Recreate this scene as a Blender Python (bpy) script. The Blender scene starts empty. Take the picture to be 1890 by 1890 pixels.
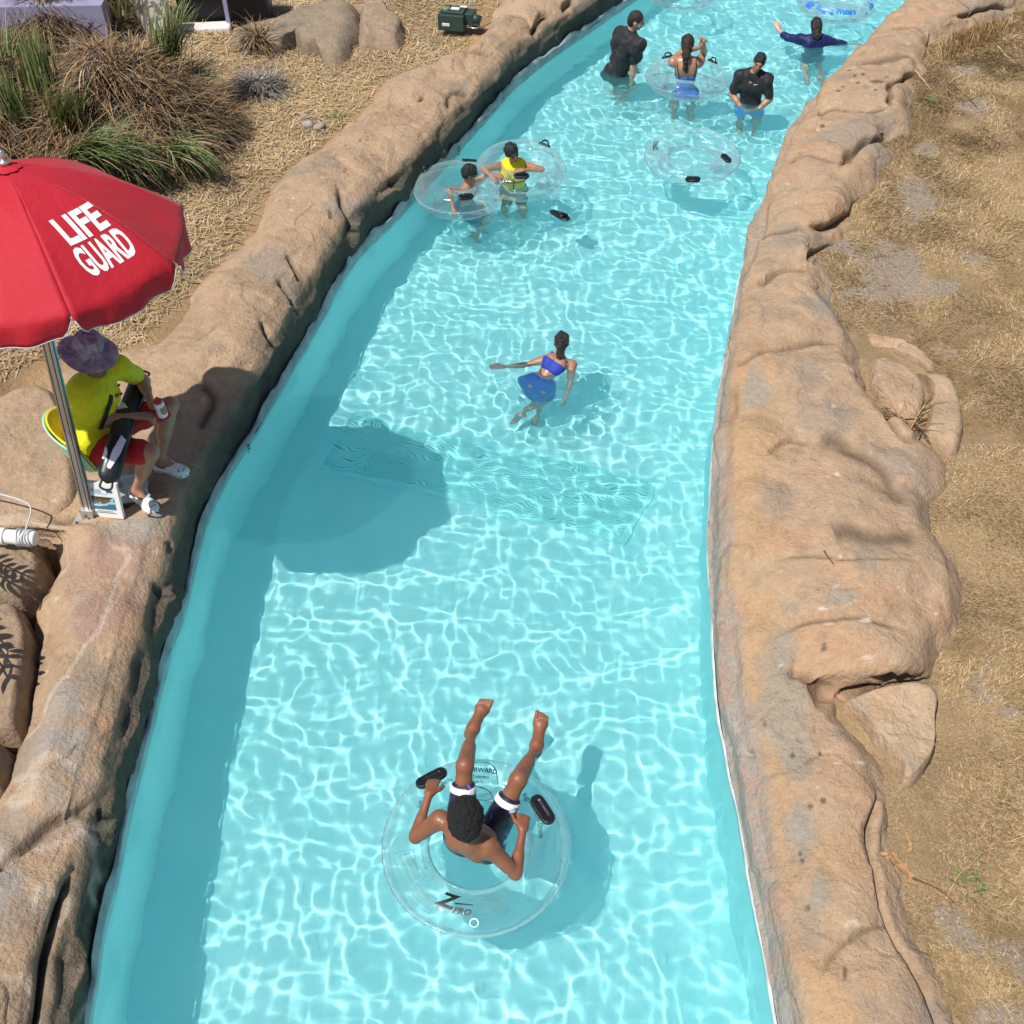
import bpy, bmesh, math, time
import numpy as np
from mathutils import Vector, Matrix
T0 = time.time()
R = math.radians
sc = bpy.context.scene
COL = sc.collection
# ------------------------------------------------------------------ camera
CAM_H, CAM_P, CAM_F = 6.2, R(46), 2000.0        # height over the water, downward pitch, focal length in photo pixels
cam = bpy.data.cameras.new('camera')
cam_o = bpy.data.objects.new('camera', cam); COL.objects.link(cam_o)
cam_o.location = (0, 0, CAM_H); cam_o.rotation_euler = (math.pi/2 - CAM_P, 0, 0)
cam.sensor_width = 36; cam.lens = 36*CAM_F/1890; cam.clip_end = 500; cam.clip_start = .05
sc.camera = cam_o
# ------------------------------------------------------------------ sky and sun
SUN_EL, SUN_AZ = R(61), R(40)                   # light travels towards +x and +y: the sun stands behind the camera's left shoulder
sun_dir = Vector((math.cos(SUN_EL)*math.cos(SUN_AZ), math.cos(SUN_EL)*math.sin(SUN_AZ), -math.sin(SUN_EL)))
world = bpy.data.worlds.new('World'); sc.world = world; world.use_nodes = True
wn = world.node_tree; bg = wn.nodes['Background']
sky = wn.nodes.new('ShaderNodeTexSky'); sky.sky_type = 'NISHITA'; sky.sun_disc = False
sky.sun_elevation = SUN_EL; sky.sun_rotation = math.atan2(-sun_dir.x, -sun_dir.y)
sky.air_density = 1.0; sky.dust_density = 1.2; sky.ozone_density = 1.0
wn.links.new(sky.outputs[0], bg.inputs[0]); bg.inputs[1].default_value = 0.085
sun = bpy.data.lights.new('sun', 'SUN'); sun.energy = 5.0; sun.angle = R(.53); sun.color = (1, .955, .89)
sun.cycles.is_caustics_light = True
sun_o = bpy.data.objects.new('sun', sun); COL.objects.link(sun_o)
sun_o.rotation_euler = sun_dir.to_track_quat('-Z', 'Y').to_euler(); sun_o.location = (-8, 4, 14)
# ------------------------------------------------------------------ picture
sc.view_settings.view_transform = 'Standard'; sc.view_settings.look = 'None'
sc.view_settings.gamma = 1; sc.view_settings.exposure = 0.06
sc.render.engine = 'CYCLES'
cy = sc.cycles
cy.max_bounces = 16; cy.diffuse_bounces = 8; cy.glossy_bounces = 8; cy.transmission_bounces = 10; cy.transparent_max_bounces = 24
cy.caustics_reflective = True; cy.caustics_refractive = True; cy.sample_clamp_indirect = 4; cy.blur_glossy = .3
cy.use_adaptive_sampling = True; cy.adaptive_threshold = .02
cy.use_denoising = True

# ------------------------------------------------------------------ geometry helpers
C0 = np.array([0, 0, CAM_H]); FW = np.array([0, math.cos(CAM_P), -math.sin(CAM_P)])
UPV = np.array([0, math.sin(CAM_P), math.cos(CAM_P)]); RTV = np.array([1., 0, 0])
def at(u, v, z=0.):
    "place on the level z that the photo shows at pixel (u, v)"
    d = FW + (u-945)/CAM_F*RTV + (945-v)/CAM_F*UPV
    return C0 + d*((z-CAM_H)/d[2])
def ats(pts, z=0.): return np.array([at(u, v, z) for u, v in pts])
def under(u, v, z=-.91):
    "the same for a place under water"
    d = FW + (u-945)/CAM_F*RTV + (945-v)/CAM_F*UPV; d = d/np.linalg.norm(d); p = at(u, v, 0)
    h = np.array([d[0], d[1], 0]); s = np.linalg.norm(h); h = h/s; st = s/1.33
    return p + h*(-z*st/math.sqrt(1-st*st)) + np.array([0, 0, z])
def to_px(P):
    Q = np.asarray(P, float) - C0; dz = Q@FW
    return 945 + CAM_F*(Q@RTV)/dz, 945 - CAM_F*(Q@UPV)/dz, CAM_F/dz
def V3(p): return np.asarray(p, float)
def unit(v): v = V3(v); return v/max(np.linalg.norm(v), 1e-9)

_rt = np.random.default_rng(7).random((64, 64, 64)).astype(np.float32)
def vnoise(P, f=1., seed=0):
    P = np.asarray(P, np.float32)*f + seed*17.37 + 100
    i = np.floor(P).astype(np.int64); t = P - i; t = t*t*(3-2*t)
    r = 0
    for a in (0, 1):
        for b in (0, 1):
            for c in (0, 1):
                w = (t[..., 0] if a else 1-t[..., 0])*(t[..., 1] if b else 1-t[..., 1])*(t[..., 2] if c else 1-t[..., 2])
                r = r + w*_rt[(i[..., 0]+a) & 63, (i[..., 1]+b) & 63, (i[..., 2]+c) & 63]
    return r*2-1
def fbm(P, f=1., seed=0, o=4, g=.5):
    r = 0; a = 1
    for k in range(o): r = r + a*vnoise(P, f*2.03**k, seed+k*3); a *= g
    return r
def sstep(a, b, x):
    t = np.clip((x-a)/(b-a), 0, 1); return t*t*(3-2*t)
def catmull(P, n=8):
    P = np.asarray(P, float); Q = np.vstack([2*P[0]-P[1], P, 2*P[-1]-P[-2]]); out = []
    for i in range(len(P)-1):
        p0, p1, p2, p3 = Q[i:i+4]
        for t in np.linspace(0, 1, n, endpoint=False):
            out.append(.5*((2*p1)+(-p0+p2)*t+(2*p0-5*p1+4*p2-p3)*t*t+(-p0+3*p1-3*p2+p3)*t**3))
    return np.array(out+[P[-1]])
def resample(P, ds):
    P = np.asarray(P, float); s = np.r_[0, np.cumsum(np.linalg.norm(np.diff(P, axis=0), axis=1))]
    n = max(2, int(round(s[-1]/ds))+1); q = np.linspace(0, s[-1], n)
    return np.stack([np.interp(q, s, P[:, k]) for k in range(P.shape[1])], 1)
def poly_dist(PX, poly):
    "distance of 2-D points to a polyline, and position along it 0..1"
    PX = np.asarray(PX, np.float32); best = np.full(len(PX), 1e9, np.float32); pos = np.zeros(len(PX), np.float32); n = len(poly)-1
    for i in range(n):
        a = np.array(poly[i], np.float32); b = np.array(poly[i+1], np.float32); ab = b-a
        t = np.clip(((PX-a)@ab)/max(ab@ab, 1e-9), 0, 1)
        d = np.linalg.norm(PX-a-t[:, None]*ab, axis=1); m = d < best
        best[m] = d[m]; pos[m] = (i+t[m])/n
    return best, pos
def inside(PX, poly):
    x, y = PX[:, 0], PX[:, 1]; r = np.zeros(len(PX), bool); n = len(poly)
    for i in range(n):
        x1, y1 = poly[i]; x2, y2 = poly[(i+1) % n]
        if y1 == y2: continue
        c = ((y1 > y) != (y2 > y)) & (x < (x2-x1)*(y-y1)/(y2-y1)+x1); r ^= c
    return r

# ------------------------------------------------------------------ object helpers
def link(o, parent=None):
    COL.objects.link(o)
    if parent is not None:
        o.parent = parent                        # meshes are modelled in world places
        if parent.type == 'EMPTY': o.matrix_parent_inverse = Matrix.Translation(-Vector(parent.location))
    return o
def receive(o): o.cycles.is_caustics_receiver = True
def mesh_np(name, V, F, mat=None, parent=None, smooth=True, col=None, mats=None, midx=None):
    "fast mesh from arrays; F is (n,3) or (n,4), or a list of such"
    Fs = [np.asarray(f, np.int32) for f in (F if isinstance(F, list) else [F]) if len(f)]
    me = bpy.data.meshes.new(name); V = np.asarray(V, np.float32)
    me.vertices.add(len(V)); me.vertices.foreach_set('co', V.ravel())
    loops = np.concatenate([f.ravel() for f in Fs]); cnt = np.concatenate([np.full(len(f), f.shape[1], np.int32) for f in Fs])
    me.loops.add(len(loops)); me.loops.foreach_set('vertex_index', loops)
    me.polygons.add(len(cnt)); me.polygons.foreach_set('loop_start', np.r_[0, np.cumsum(cnt)[:-1]].astype(np.int32))
    me.update(calc_edges=True)
    me.polygons.foreach_set('use_smooth', np.full(len(cnt), smooth, bool))
    if mat is not None: me.materials.append(mat)
    if midx is not None: me.polygons.foreach_set('material_index', np.asarray(midx, np.int32))
    if col is not None:
        a = me.color_attributes.new('Col', 'FLOAT_COLOR', 'POINT'); c = np.ones((len(V), 4), np.float32); c[:, :col.shape[1]] = col
        a.data.foreach_set('color', c.ravel())
    o = bpy.data.objects.new(name, me); receive(o)
    return link(o, parent)
def obj_bm(name, bm, mat, parent=None, smooth=True, bevel=0, seg=2):
    bmesh.ops.recalc_face_normals(bm, faces=bm.faces)
    me = bpy.data.meshes.new(name); bm.to_mesh(me); bm.free()
    if mat is not None: me.materials.append(mat)
    me.polygons.foreach_set('use_smooth', [smooth]*len(me.polygons))
    o = bpy.data.objects.new(name, me); receive(o); link(o, parent)
    if bevel:
        m = o.modifiers.new('b', 'BEVEL'); m.width = bevel; m.segments = seg; m.limit_method = 'ANGLE'
    return o
def thing(name, label, cat, loc=(0, 0, 0), group=None):
    o = bpy.data.objects.new(name, None); o.empty_display_size = .1; o.location = tuple(loc); link(o)
    return tag(o, label, cat, group)
def tag(o, label, cat, group=None):
    o['label'] = label; o['category'] = cat
    if group: o['group'] = group
    return o
def structure(o): o['kind'] = 'structure'; return o
def stuff(o): o['kind'] = 'stuff'; return o
def grid_faces(ny, nx, wrap=False):
    i = np.arange(ny*nx).reshape(ny, nx)
    if wrap: i = np.concatenate([i, i[:, :1]], 1)
    return np.stack([i[:-1, :-1], i[:-1, 1:], i[1:, 1:], i[1:, :-1]], -1).reshape(-1, 4)
def tube_np(P, rad, n=10, cap=True):
    "swept round tube along points P with radius per point"
    P = np.asarray(P, float); m = len(P); rad = np.broadcast_to(np.asarray(rad, float), (m,))
    T = np.gradient(P, axis=0); T /= np.linalg.norm(T, axis=1)[:, None]+1e-12
    ref = np.array([0, 0, 1.]) if abs(T[0, 2]) < .9 else np.array([1., 0, 0])
    nrm = unit(np.cross(T[0], ref)); V = []
    for i in range(m):
        nrm = unit(nrm - T[i]*(nrm@T[i])); b = np.cross(T[i], nrm)
        a = np.linspace(0, 2*np.pi, n, endpoint=False)
        V.append(P[i]+rad[i]*(np.cos(a)[:, None]*nrm+np.sin(a)[:, None]*b))
    V = np.concatenate(V); F = [grid_faces(m, n, True)]
    if cap:
        k = len(V); V = np.vstack([V, P[0], P[-1]]); a = np.arange(n); b = (a+1) % n
        F.append(np.stack([a*0+k, b, a], 1)); F.append(np.stack([a*0+k+1, (m-1)*n+a, (m-1)*n+b], 1))
    return V, F
def join(parts):
    V = []; Q = []; Tt = []; o = 0
    for v, f in parts:
        for g in (f if isinstance(f, list) else [f]): (Q if g.shape[1] == 4 else Tt).append(g+o)
        V.append(v); o += len(v)
    r = []
    if Q: r.append(np.concatenate(Q))
    if Tt: r.append(np.concatenate(Tt))
    return np.concatenate(V), r
def box_np(c, size, rot=None):
    c = V3(c); s = np.array([[x, y, z] for x in (-.5, .5) for y in (-.5, .5) for z in (-.5, .5)])*V3(size)
    if rot is not None: s = s@np.asarray(rot).T
    F = np.array([[0, 1, 3, 2], [4, 6, 7, 5], [0, 4, 5, 1], [2, 3, 7, 6], [0, 2, 6, 4], [1, 5, 7, 3]])
    return s+c, [F]
def frame(x, z=None):
    "rotation matrix (columns) with first axis x and third near z"
    x = unit(x); z = V3((0, 0, 1) if z is None else z); z = unit(z-x*(z@x)); return np.stack([x, np.cross(z, x), z], 1)

# ------------------------------------------------------------------ material helpers
def mat_new(name):
    m = bpy.data.materials.new(name); m.use_nodes = True; return m, m.node_tree, m.node_tree.nodes['Principled BSDF']
def N(nt, typ, **kw):
    n = nt.nodes.new(typ)
    for k, v in kw.items():
        if k in n.inputs: n.inputs[k].default_value = v
        else: setattr(n, k, v)
    return n
def noise_bump(nt, b, layers, coord=None, dist=1.):
    "layers: (scale, height in m) summed into one bump"
    tc = N(nt, 'ShaderNodeTexCoord'); prev = None
    for s, h in layers:
        n = N(nt, 'ShaderNodeTexNoise', Scale=s, Detail=4., Roughness=.6); nt.links.new(tc.outputs['Object'], n.inputs['Vector'])
        bp = N(nt, 'ShaderNodeBump', Strength=1., Distance=h); nt.links.new(n.outputs[0], bp.inputs['Height'])
        if prev: nt.links.new(prev.outputs[0], bp.inputs['Normal'])
        prev = bp
    nt.links.new(prev.outputs[0], b.inputs['Normal'])
def mat_plain(name, col, rough=.5, metal=0., var=.12, vscale=12., bump=None, spec=.5, sheen=0., coat=0., trans=0.):
    "colour with a slow and a fine noise over it"
    m, nt, b = mat_new(name)
    tc = N(nt, 'ShaderNodeTexCoord'); n = N(nt, 'ShaderNodeTexNoise', Scale=vscale, Detail=5., Roughness=.65)
    nt.links.new(tc.outputs['Object'], n.inputs['Vector'])
    rp = N(nt, 'ShaderNodeValToRGB'); c = np.array(col)
    rp.color_ramp.elements[0].position = .3; rp.color_ramp.elements[1].position = .7
    rp.color_ramp.elements[0].color = (*(c*(1-var)), 1); rp.color_ramp.elements[1].color = (*np.minimum(c*(1+var), 1), 1)
    nt.links.new(n.outputs[0], rp.inputs[0]); nt.links.new(rp.outputs[0], b.inputs['Base Color'])
    b.inputs['Roughness'].default_value = rough; b.inputs['Metallic'].default_value = metal
    b.inputs['Specular IOR Level'].default_value = spec; b.inputs['Coat Weight'].default_value = coat; b.inputs['Coat Roughness'].default_value = .08
    b.inputs['Sheen Weight'].default_value = sheen
    if bump: noise_bump(nt, b, bump)
    return m
def mat_attr(name, rough=.8, bump=None, var=.15, vscale=40., spec=.3, trans=0.):
    "colour from the Col attribute with fine noise over it"
    m, nt, b = mat_new(name)
    a = N(nt, 'ShaderNodeVertexColor', layer_name='Col'); tc = N(nt, 'ShaderNodeTexCoord')
    n = N(nt, 'ShaderNodeTexNoise', Scale=vscale, Detail=6., Roughness=.7); nt.links.new(tc.outputs['Object'], n.inputs['Vector'])
    mr = N(nt, 'ShaderNodeMapRange'); mr.inputs[1].default_value = .25; mr.inputs[2].default_value = .75
    mr.inputs[3].default_value = 1-var; mr.inputs[4].default_value = 1+var
    nt.links.new(n.outputs[0], mr.inputs[0])
    mx = N(nt, 'ShaderNodeVectorMath', operation='SCALE'); nt.links.new(a.outputs[0], mx.inputs[0]); nt.links.new(mr.outputs[0], mx.inputs['Scale'])
    nt.links.new(mx.outputs[0], b.inputs['Base Color']); b.inputs['Roughness'].default_value = rough; b.inputs['Specular IOR Level'].default_value = spec
    if bump: noise_bump(nt, b, bump)
    return m
# ================================================================== the setting: channel, banks, ground
DEPTH = .91
W_TINT, W_CLEAR, W_CLOUD = (.915, .995, .995), .05, .19
WAVE, LF, LD, LAMX = .66, .86, .55, 1.2                                      # how strongly the ripples focus the sun on the floor
def extend(P, n0, n1):
    P = np.asarray(P)[:, :2]
    a = P[0]+unit(P[0]-P[1])*n0; b = P[-1]+unit(P[-1]-P[-3])*n1
    return np.vstack([a, P, b])
WL_PX = [(166,1887),(179,1815),(187,1750),(205,1672),(228,1576),(249,1478),(260,1433),(287,1326),(317,1204),(340,1133),(364,1036),(384,966),(416,890),
         (470,806),(512,737),(547,672),(592,595),(636,512),(681,455),(725,411),(767,364),(820,307),(878,241),(911,207),(955,155),(1030,96),(1100,48),(1170,0)]
WR_PX = [(1432,1890),(1399,1718),(1370,1560),(1345,1426),(1324,1300),(1311,1121),(1306,1000),(1311,876),(1322,756),(1335,679),(1348,606),(1363,524),(1386,441),
         (1409,370),(1443,280),(1464,249),(1496,206),(1538,156),(1575,116),(1615,71),(1649,43),(1700,3)]
WL = resample(catmull(extend(ats(WL_PX), 1.6, 7)), .018)
WR = resample(catmull(extend(ats(WR_PX), 1.6, 7)), .018)

# ---- materials
def make_water():
    "mostly clear refraction; a little light goes straight through and a little is scattered back by the cloudy water"
    m, nt, b = mat_new('water'); nt.nodes.remove(b); out = nt.nodes['Material Output']
    g = N(nt, 'ShaderNodeBsdfGlass', IOR=1.33, Roughness=0.0); g.inputs['Color'].default_value = (*W_TINT, 1)
    t = N(nt, 'ShaderNodeBsdfTransparent'); t.inputs[0].default_value = (*W_TINT, 1)
    d = N(nt, 'ShaderNodeBsdfDiffuse'); d.inputs[0].default_value = (.24, .84, .88, 1); u = N(nt, 'ShaderNodeBsdfTranslucent'); u.inputs[0].default_value = (.46, .97, .98, 1)
    def mix(a, c, f):
        x = N(nt, 'ShaderNodeMixShader'); x.inputs[0].default_value = f; nt.links.new(a.outputs[0], x.inputs[1]); nt.links.new(c.outputs[0], x.inputs[2]); return x
    nt.links.new(mix(mix(g, t, W_CLEAR), mix(d, u, .80), W_CLOUD).outputs[0], out.inputs[0]); return m
def make_plaster():
    m, nt, b = mat_new('pool_plaster')
    tc = N(nt, 'ShaderNodeTexCoord'); n = N(nt, 'ShaderNodeTexNoise', Scale=1.6, Detail=6., Roughness=.6); nt.links.new(tc.outputs['Object'], n.inputs['Vector'])
    rp = N(nt, 'ShaderNodeValToRGB'); e = rp.color_ramp.elements; e[0].position = .3; e[1].position = .72
    e[0].color = (.40, .80, .82, 1); e[1].color = (.50, .85, .86, 1)
    nt.links.new(n.outputs[0], rp.inputs[0]); nt.links.new(rp.outputs[0], b.inputs['Base Color']); b.inputs['Roughness'].default_value = .7
    noise_bump(nt, b, [(30., .004)]); return m
M = {}
M['water'] = make_water(); M['plaster'] = make_plaster()
M['band'] = mat_plain('waterline_plaster', (.62, .70, .68), .6, var=.18, vscale=9, bump=[(40., .004)])
def rock_mat():
    m = mat_attr('cast_rock', .88, [(9., .018), (36., .009), (150., .0035)], var=.17, vscale=22., spec=.2); nt = m.node_tree; b = nt.nodes['Principled BSDF']
    src = b.inputs['Base Color'].links[0].from_socket; tc = N(nt, 'ShaderNodeTexCoord')
    g = N(nt, 'ShaderNodeTexNoise', Scale=130., Detail=8., Roughness=.75); nt.links.new(tc.outputs['Object'], g.inputs['Vector']); r1_ = N(nt, 'ShaderNodeMapRange')
    for k, v in ((1, .3), (2, .7), (3, .82), (4, 1.17)): r1_.inputs[k].default_value = v
    nt.links.new(g.outputs[0], r1_.inputs[0])
    v = N(nt, 'ShaderNodeTexVoronoi', Scale=34.); w = N(nt, 'ShaderNodeTexNoise', Scale=5., Detail=3.); nt.links.new(tc.outputs['Object'], v.inputs['Vector']); nt.links.new(tc.outputs['Object'], w.inputs['Vector'])
    ad = N(nt, 'ShaderNodeMath', operation='MULTIPLY_ADD'); nt.links.new(w.outputs[0], ad.inputs[0]); ad.inputs[1].default_value = -.55; ad.inputs[2].default_value = .36   # pits only where the slow noise is high
    lt = N(nt, 'ShaderNodeMath', operation='ADD'); nt.links.new(v.outputs['Distance'], lt.inputs[0]); nt.links.new(ad.outputs[0], lt.inputs[1]); r2_ = N(nt, 'ShaderNodeMapRange')
    for k, q in ((1, .10), (2, .20), (3, .45), (4, 1.)): r2_.inputs[k].default_value = q
    nt.links.new(lt.outputs[0], r2_.inputs[0]); mu = N(nt, 'ShaderNodeMath', operation='MULTIPLY'); nt.links.new(r1_.outputs[0], mu.inputs[0]); nt.links.new(r2_.outputs[0], mu.inputs[1])
    sc_ = N(nt, 'ShaderNodeVectorMath', operation='SCALE'); nt.links.new(src, sc_.inputs[0]); nt.links.new(mu.outputs[0], sc_.inputs['Scale']); nt.links.new(sc_.outputs[0], b.inputs['Base Color']); return m
M['rock'] = rock_mat()
M['soil'] = mat_attr('soil', .95, [(25., .02), (110., .008)], var=.3, vscale=60., spec=.1)
M['ink'] = mat_plain('black_print', (.012, .012, .014), .5, var=.2)
M['white_print'] = mat_plain('white_print', (.85, .85, .85), .5, var=.03)

# ---- pool floor and walls
fx = np.linspace(-6, 16, 60); fy = np.linspace(-1, 26, 70); GX, GY = np.meshgrid(fx, fy)
pool_floor = mesh_np('pool_floor', np.stack([GX, GY, GX*0-DEPTH], -1).reshape(-1, 3), grid_faces(70, 60), M['plaster']); structure(pool_floor)
def wall(name, W, side, bmat='band'):
    Wc = resample(W, .06); nrm = np.gradient(Wc, axis=0); nrm = np.stack([-nrm[:, 1], nrm[:, 0]], 1)*side; nrm /= np.linalg.norm(nrm, axis=1)[:, None]
    def sheet(nm, prof, mat, jag):
        V = np.stack([np.concatenate([Wc+nrm*d, np.full((len(Wc), 1), z)], 1) for d, z in prof], 0)
        wob = .012*fbm(V, 2.2, 5, 3); V[..., :2] += (wob[..., None]*nrm)*(V[..., 2:] > -.9)
        V[-1, :, 2] += jag*fbm(V[-1], 6., 9, 3)
        return mesh_np(nm, V.reshape(-1, 3), grid_faces(len(prof), len(Wc)), mat)
    a = structure(sheet(name, [(-.0, -DEPTH), (0, -.5), (0, -.2), (0, -.07)], M['plaster'], 0))
    b = sheet('waterline_band', [(0, -.07), (-.004, -.03), (-.008, .02), (-.010, .06), (-.008, .085), (.012, .105)] if side > 0 else [(0, -.07), (-.004, -.03), (-.005, .005), (-.003, .018), (.010, .026)], M[bmat], .03 if side > 0 else .012); b.parent = a
    return a
M['band_worn_shade'] = mat_plain('worn_shaded_waterline_plaster', (.36, .45, .44), .7, var=.3, vscale=7, bump=[(40., .006)])  # left band's plaster darkened, the wall's shade put into its colour
pool_wall_left = wall('pool_wall_left', WL, 1, 'band_worn_shade'); M['band_pale'] = mat_plain('chalky_waterline_plaster', (.50, .56, .54), .7, var=.32, vscale=5, bump=[(40., .006)])
pool_wall_right = wall('pool_wall_right', WR, -1, 'band_pale')

# ---- water: a real rippled surface, the sun's caustics on the floor come from it
dx = .0145
bx0 = min(WL[:, 0].min(), WR[:, 0].min())-.05
xs = np.arange(-2.7, 7.5, dx); ys = np.arange(1.2, 18.2, dx); GX, GY = np.meshgrid(xs, ys)
xl = np.interp(ys, WL[:, 1], WL[:, 0]); xr = np.interp(ys, WR[:, 1], WR[:, 0])
rng = np.random.default_rng(11); Z = np.zeros(GX.shape, np.float32); P3 = np.stack([GX, GY, GX*0], -1).astype(np.float32)
wx = .06*vnoise(P3, 1.7, 3); wy = .06*vnoise(P3, 1.7, 8); QX = (GX+wx).astype(np.float32); QY = (GY+wy).astype(np.float32)
for i in range(56):
    lam = math.exp(rng.uniform(math.log(.09), math.log(.70))); k = 2*math.pi/lam; a = rng.normal(1.0, 1.0) if i % 2 else rng.uniform(0, 6.28)
    env = np.clip(.5+1.5*vnoise(P3[::8, ::8], .7+.25/lam, 30+i), 0, 2.2).repeat(8, 0).repeat(8, 1)[:GX.shape[0], :GX.shape[1]]
    ph = k*(math.cos(a)*QX+math.sin(a)*QY)+rng.uniform(0, 6.28)
    Z += (.001*(lam/.3)**LAMX*np.sin(ph)).astype(np.float32)*env
def lapl(A): return (np.roll(A, 1, 0)+np.roll(A, -1, 0)+np.roll(A, 1, 1)+np.roll(A, -1, 1)-4*A)/dx**2
kx = 2*np.pi*np.fft.fftfreq(Z.shape[1], dx); ky = 2*np.pi*np.fft.fftfreq(Z.shape[0], dx)
K2 = (2-2*np.cos(kx*dx))[None]/dx**2+(2-2*np.cos(ky*dx))[:, None]/dx**2
Z = np.real(np.fft.ifft2(np.fft.fft2(Z)*np.exp(-K2*.010**2)))
for it in range(2):                              # keep the ripples from curling tighter than they can focus at this depth
    q = lapl(Z)*DEPTH*.25
    if it == 0: q *= WAVE/q.std()
    q = np.where(q < 0, LF*np.tanh(q/LF), LD*np.tanh(q/LD)); q -= q.mean()
    K2[0, 0] = 1; Z = np.real(np.fft.ifft2(-np.fft.fft2(q/(DEPTH*.25))/K2)); Z -= Z.mean()
for bx_, by_, br_, am in ((-.2, 3.1, .62, .5), (.38, 7.75, .45, 1.), (.15, 7.55, .35, 1.), (1.4, 13.62, .42, 1.), (2.2, 13.45, .55, .7), (2.95, 12.92, .42, 1.), (4.12, 14.7, .6, 1.), (-.5, 10.55, .5, .9), (.02, 10.9, .5, .9)):
    m_ = (np.abs(GX-bx_) < 1.6) & (np.abs(GY-by_) < 1.6); ii = np.where(m_.any(1))[0]; jj = np.where(m_.any(0))[0]; sl = (slice(ii[0], ii[-1]+1), slice(jj[0], jj[-1]+1))   # stirred water round each body
    rr = np.hypot(GX[sl]-bx_, GY[sl]-by_); Q3 = P3[sl]; Z[sl] += am*(np.exp(-(rr/br_)**2)*(.0075*vnoise(Q3, 9., 90)+.0035*vnoise(Q3, 17., 91))+.0016*np.exp(-rr/.55)*np.cos(2*np.pi*rr/.16+2*vnoise(Q3, 2., 92)))
Z = Z.astype(np.float32)
keep = (GX > (xl-.05)[:, None]) & (GX < (xr+.05)[:, None])
ny, nx = GX.shape; F = grid_faces(ny, nx); kv = keep.ravel(); F = F[kv[F].all(1)]
used = np.unique(F); remap = np.full(nx*ny, -1, np.int64); remap[used] = np.arange(len(used))
water = mesh_np('water', np.stack([GX.ravel(), GY.ravel(), Z.ravel()], 1)[used], remap[F], M['water']); structure(water)
water.cycles.is_caustics_caster = True; water.cycles.is_caustics_receiver = False
def water_z(x, y):
    j = int((x-xs[0])/dx); i = int((y-ys[0])/dx); return float(Z[min(max(i, 0), ny-1), min(max(j, 0), nx-1)])
far_w = WL[WL[:, 1] > 18.1], WR[WR[:, 1] > 18.1]

# ---- banks of cast rock
def ray_width(Wc, nrm, O, lo, hi):
    w = np.full(len(Wc), np.nan)
    for i in range(len(Wc)):
        p, n = Wc[i], nrm[i]; A = O[:-1]-p; B = O[1:]-p; t = np.array([-n[1], n[0]])
        ca, cb = A@t, B@t; m = (ca*cb <= 0) & (np.abs(ca-cb) > 1e-9)
        if m.any():
            f = ca[m]/(ca[m]-cb[m]); d = (A[m]+(B[m]-A[m])*f[:, None])@n; d = d[(d > lo*.6) & (d < hi*1.2)]
            if len(d): w[i] = d.max()
    ok = ~np.isnan(w); w = np.interp(np.arange(len(w)), np.arange(len(w))[ok], w[ok])
    k = np.hanning(9); k /= k.sum(); w = np.convolve(np.pad(w, 4, 'edge'), k, 'valid'); return np.clip(w, lo, hi)
def carve(V, cracks):
    "grooves and steps along crack lines traced in the photo: returns depth to sink and a 0..1 dirt mask"
    u, v, s = to_px(V); PX = np.stack([u, v], 1); dep = np.zeros(len(V), np.float32); dirt = np.zeros(len(V), np.float32)
    for poly, wd, dp, sh in cracks:
        pa = np.array(poly, float); mn = pa.min(0)-90; mx = pa.max(0)+90
        m = (PX[:, 0] > mn[0]) & (PX[:, 0] < mx[0]) & (PX[:, 1] > mn[1]) & (PX[:, 1] < mx[1])
        if not m.any(): continue
        ii = np.where(m)[0]; q = PX[ii]+6*np.stack([vnoise(V[ii], 5., 40), vnoise(V[ii], 5., 41)], 1)
        d, t = poly_dist(q, catmull(pa, 4) if len(pa) > 2 else pa); dm = d/s[ii]
        taper = np.clip(np.minimum(t, 1-t)*7, .25, 1)
        g = np.exp(-(dm/wd)**2)
        dep[ii] = np.maximum(dep[ii], dp*taper*g)+sh*taper*np.exp(-(dm/.13)**2)
        dirt[ii] = np.maximum(dirt[ii], np.exp(-(dm/(wd*1.1))**2)*taper)
    return dep, dirt
def blobs(V, lst):
    "soft-edged painted/stained patches: (u, v, radius px, ragged)"
    u, v, s = to_px(V); r = np.zeros(len(V), np.float32)
    for (bu, bv, br, asp) in lst:
        d = np.hypot((u-bu), (v-bv)/asp)/br + (.55*fbm(V, 5., 31, 4) if br > 14 else .25*fbm(V, 20., 33, 3))
        r = np.maximum(r, 1-sstep(.55, 1.15, d))
    return r
TAN = np.array([.385, .268, .172])
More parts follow.
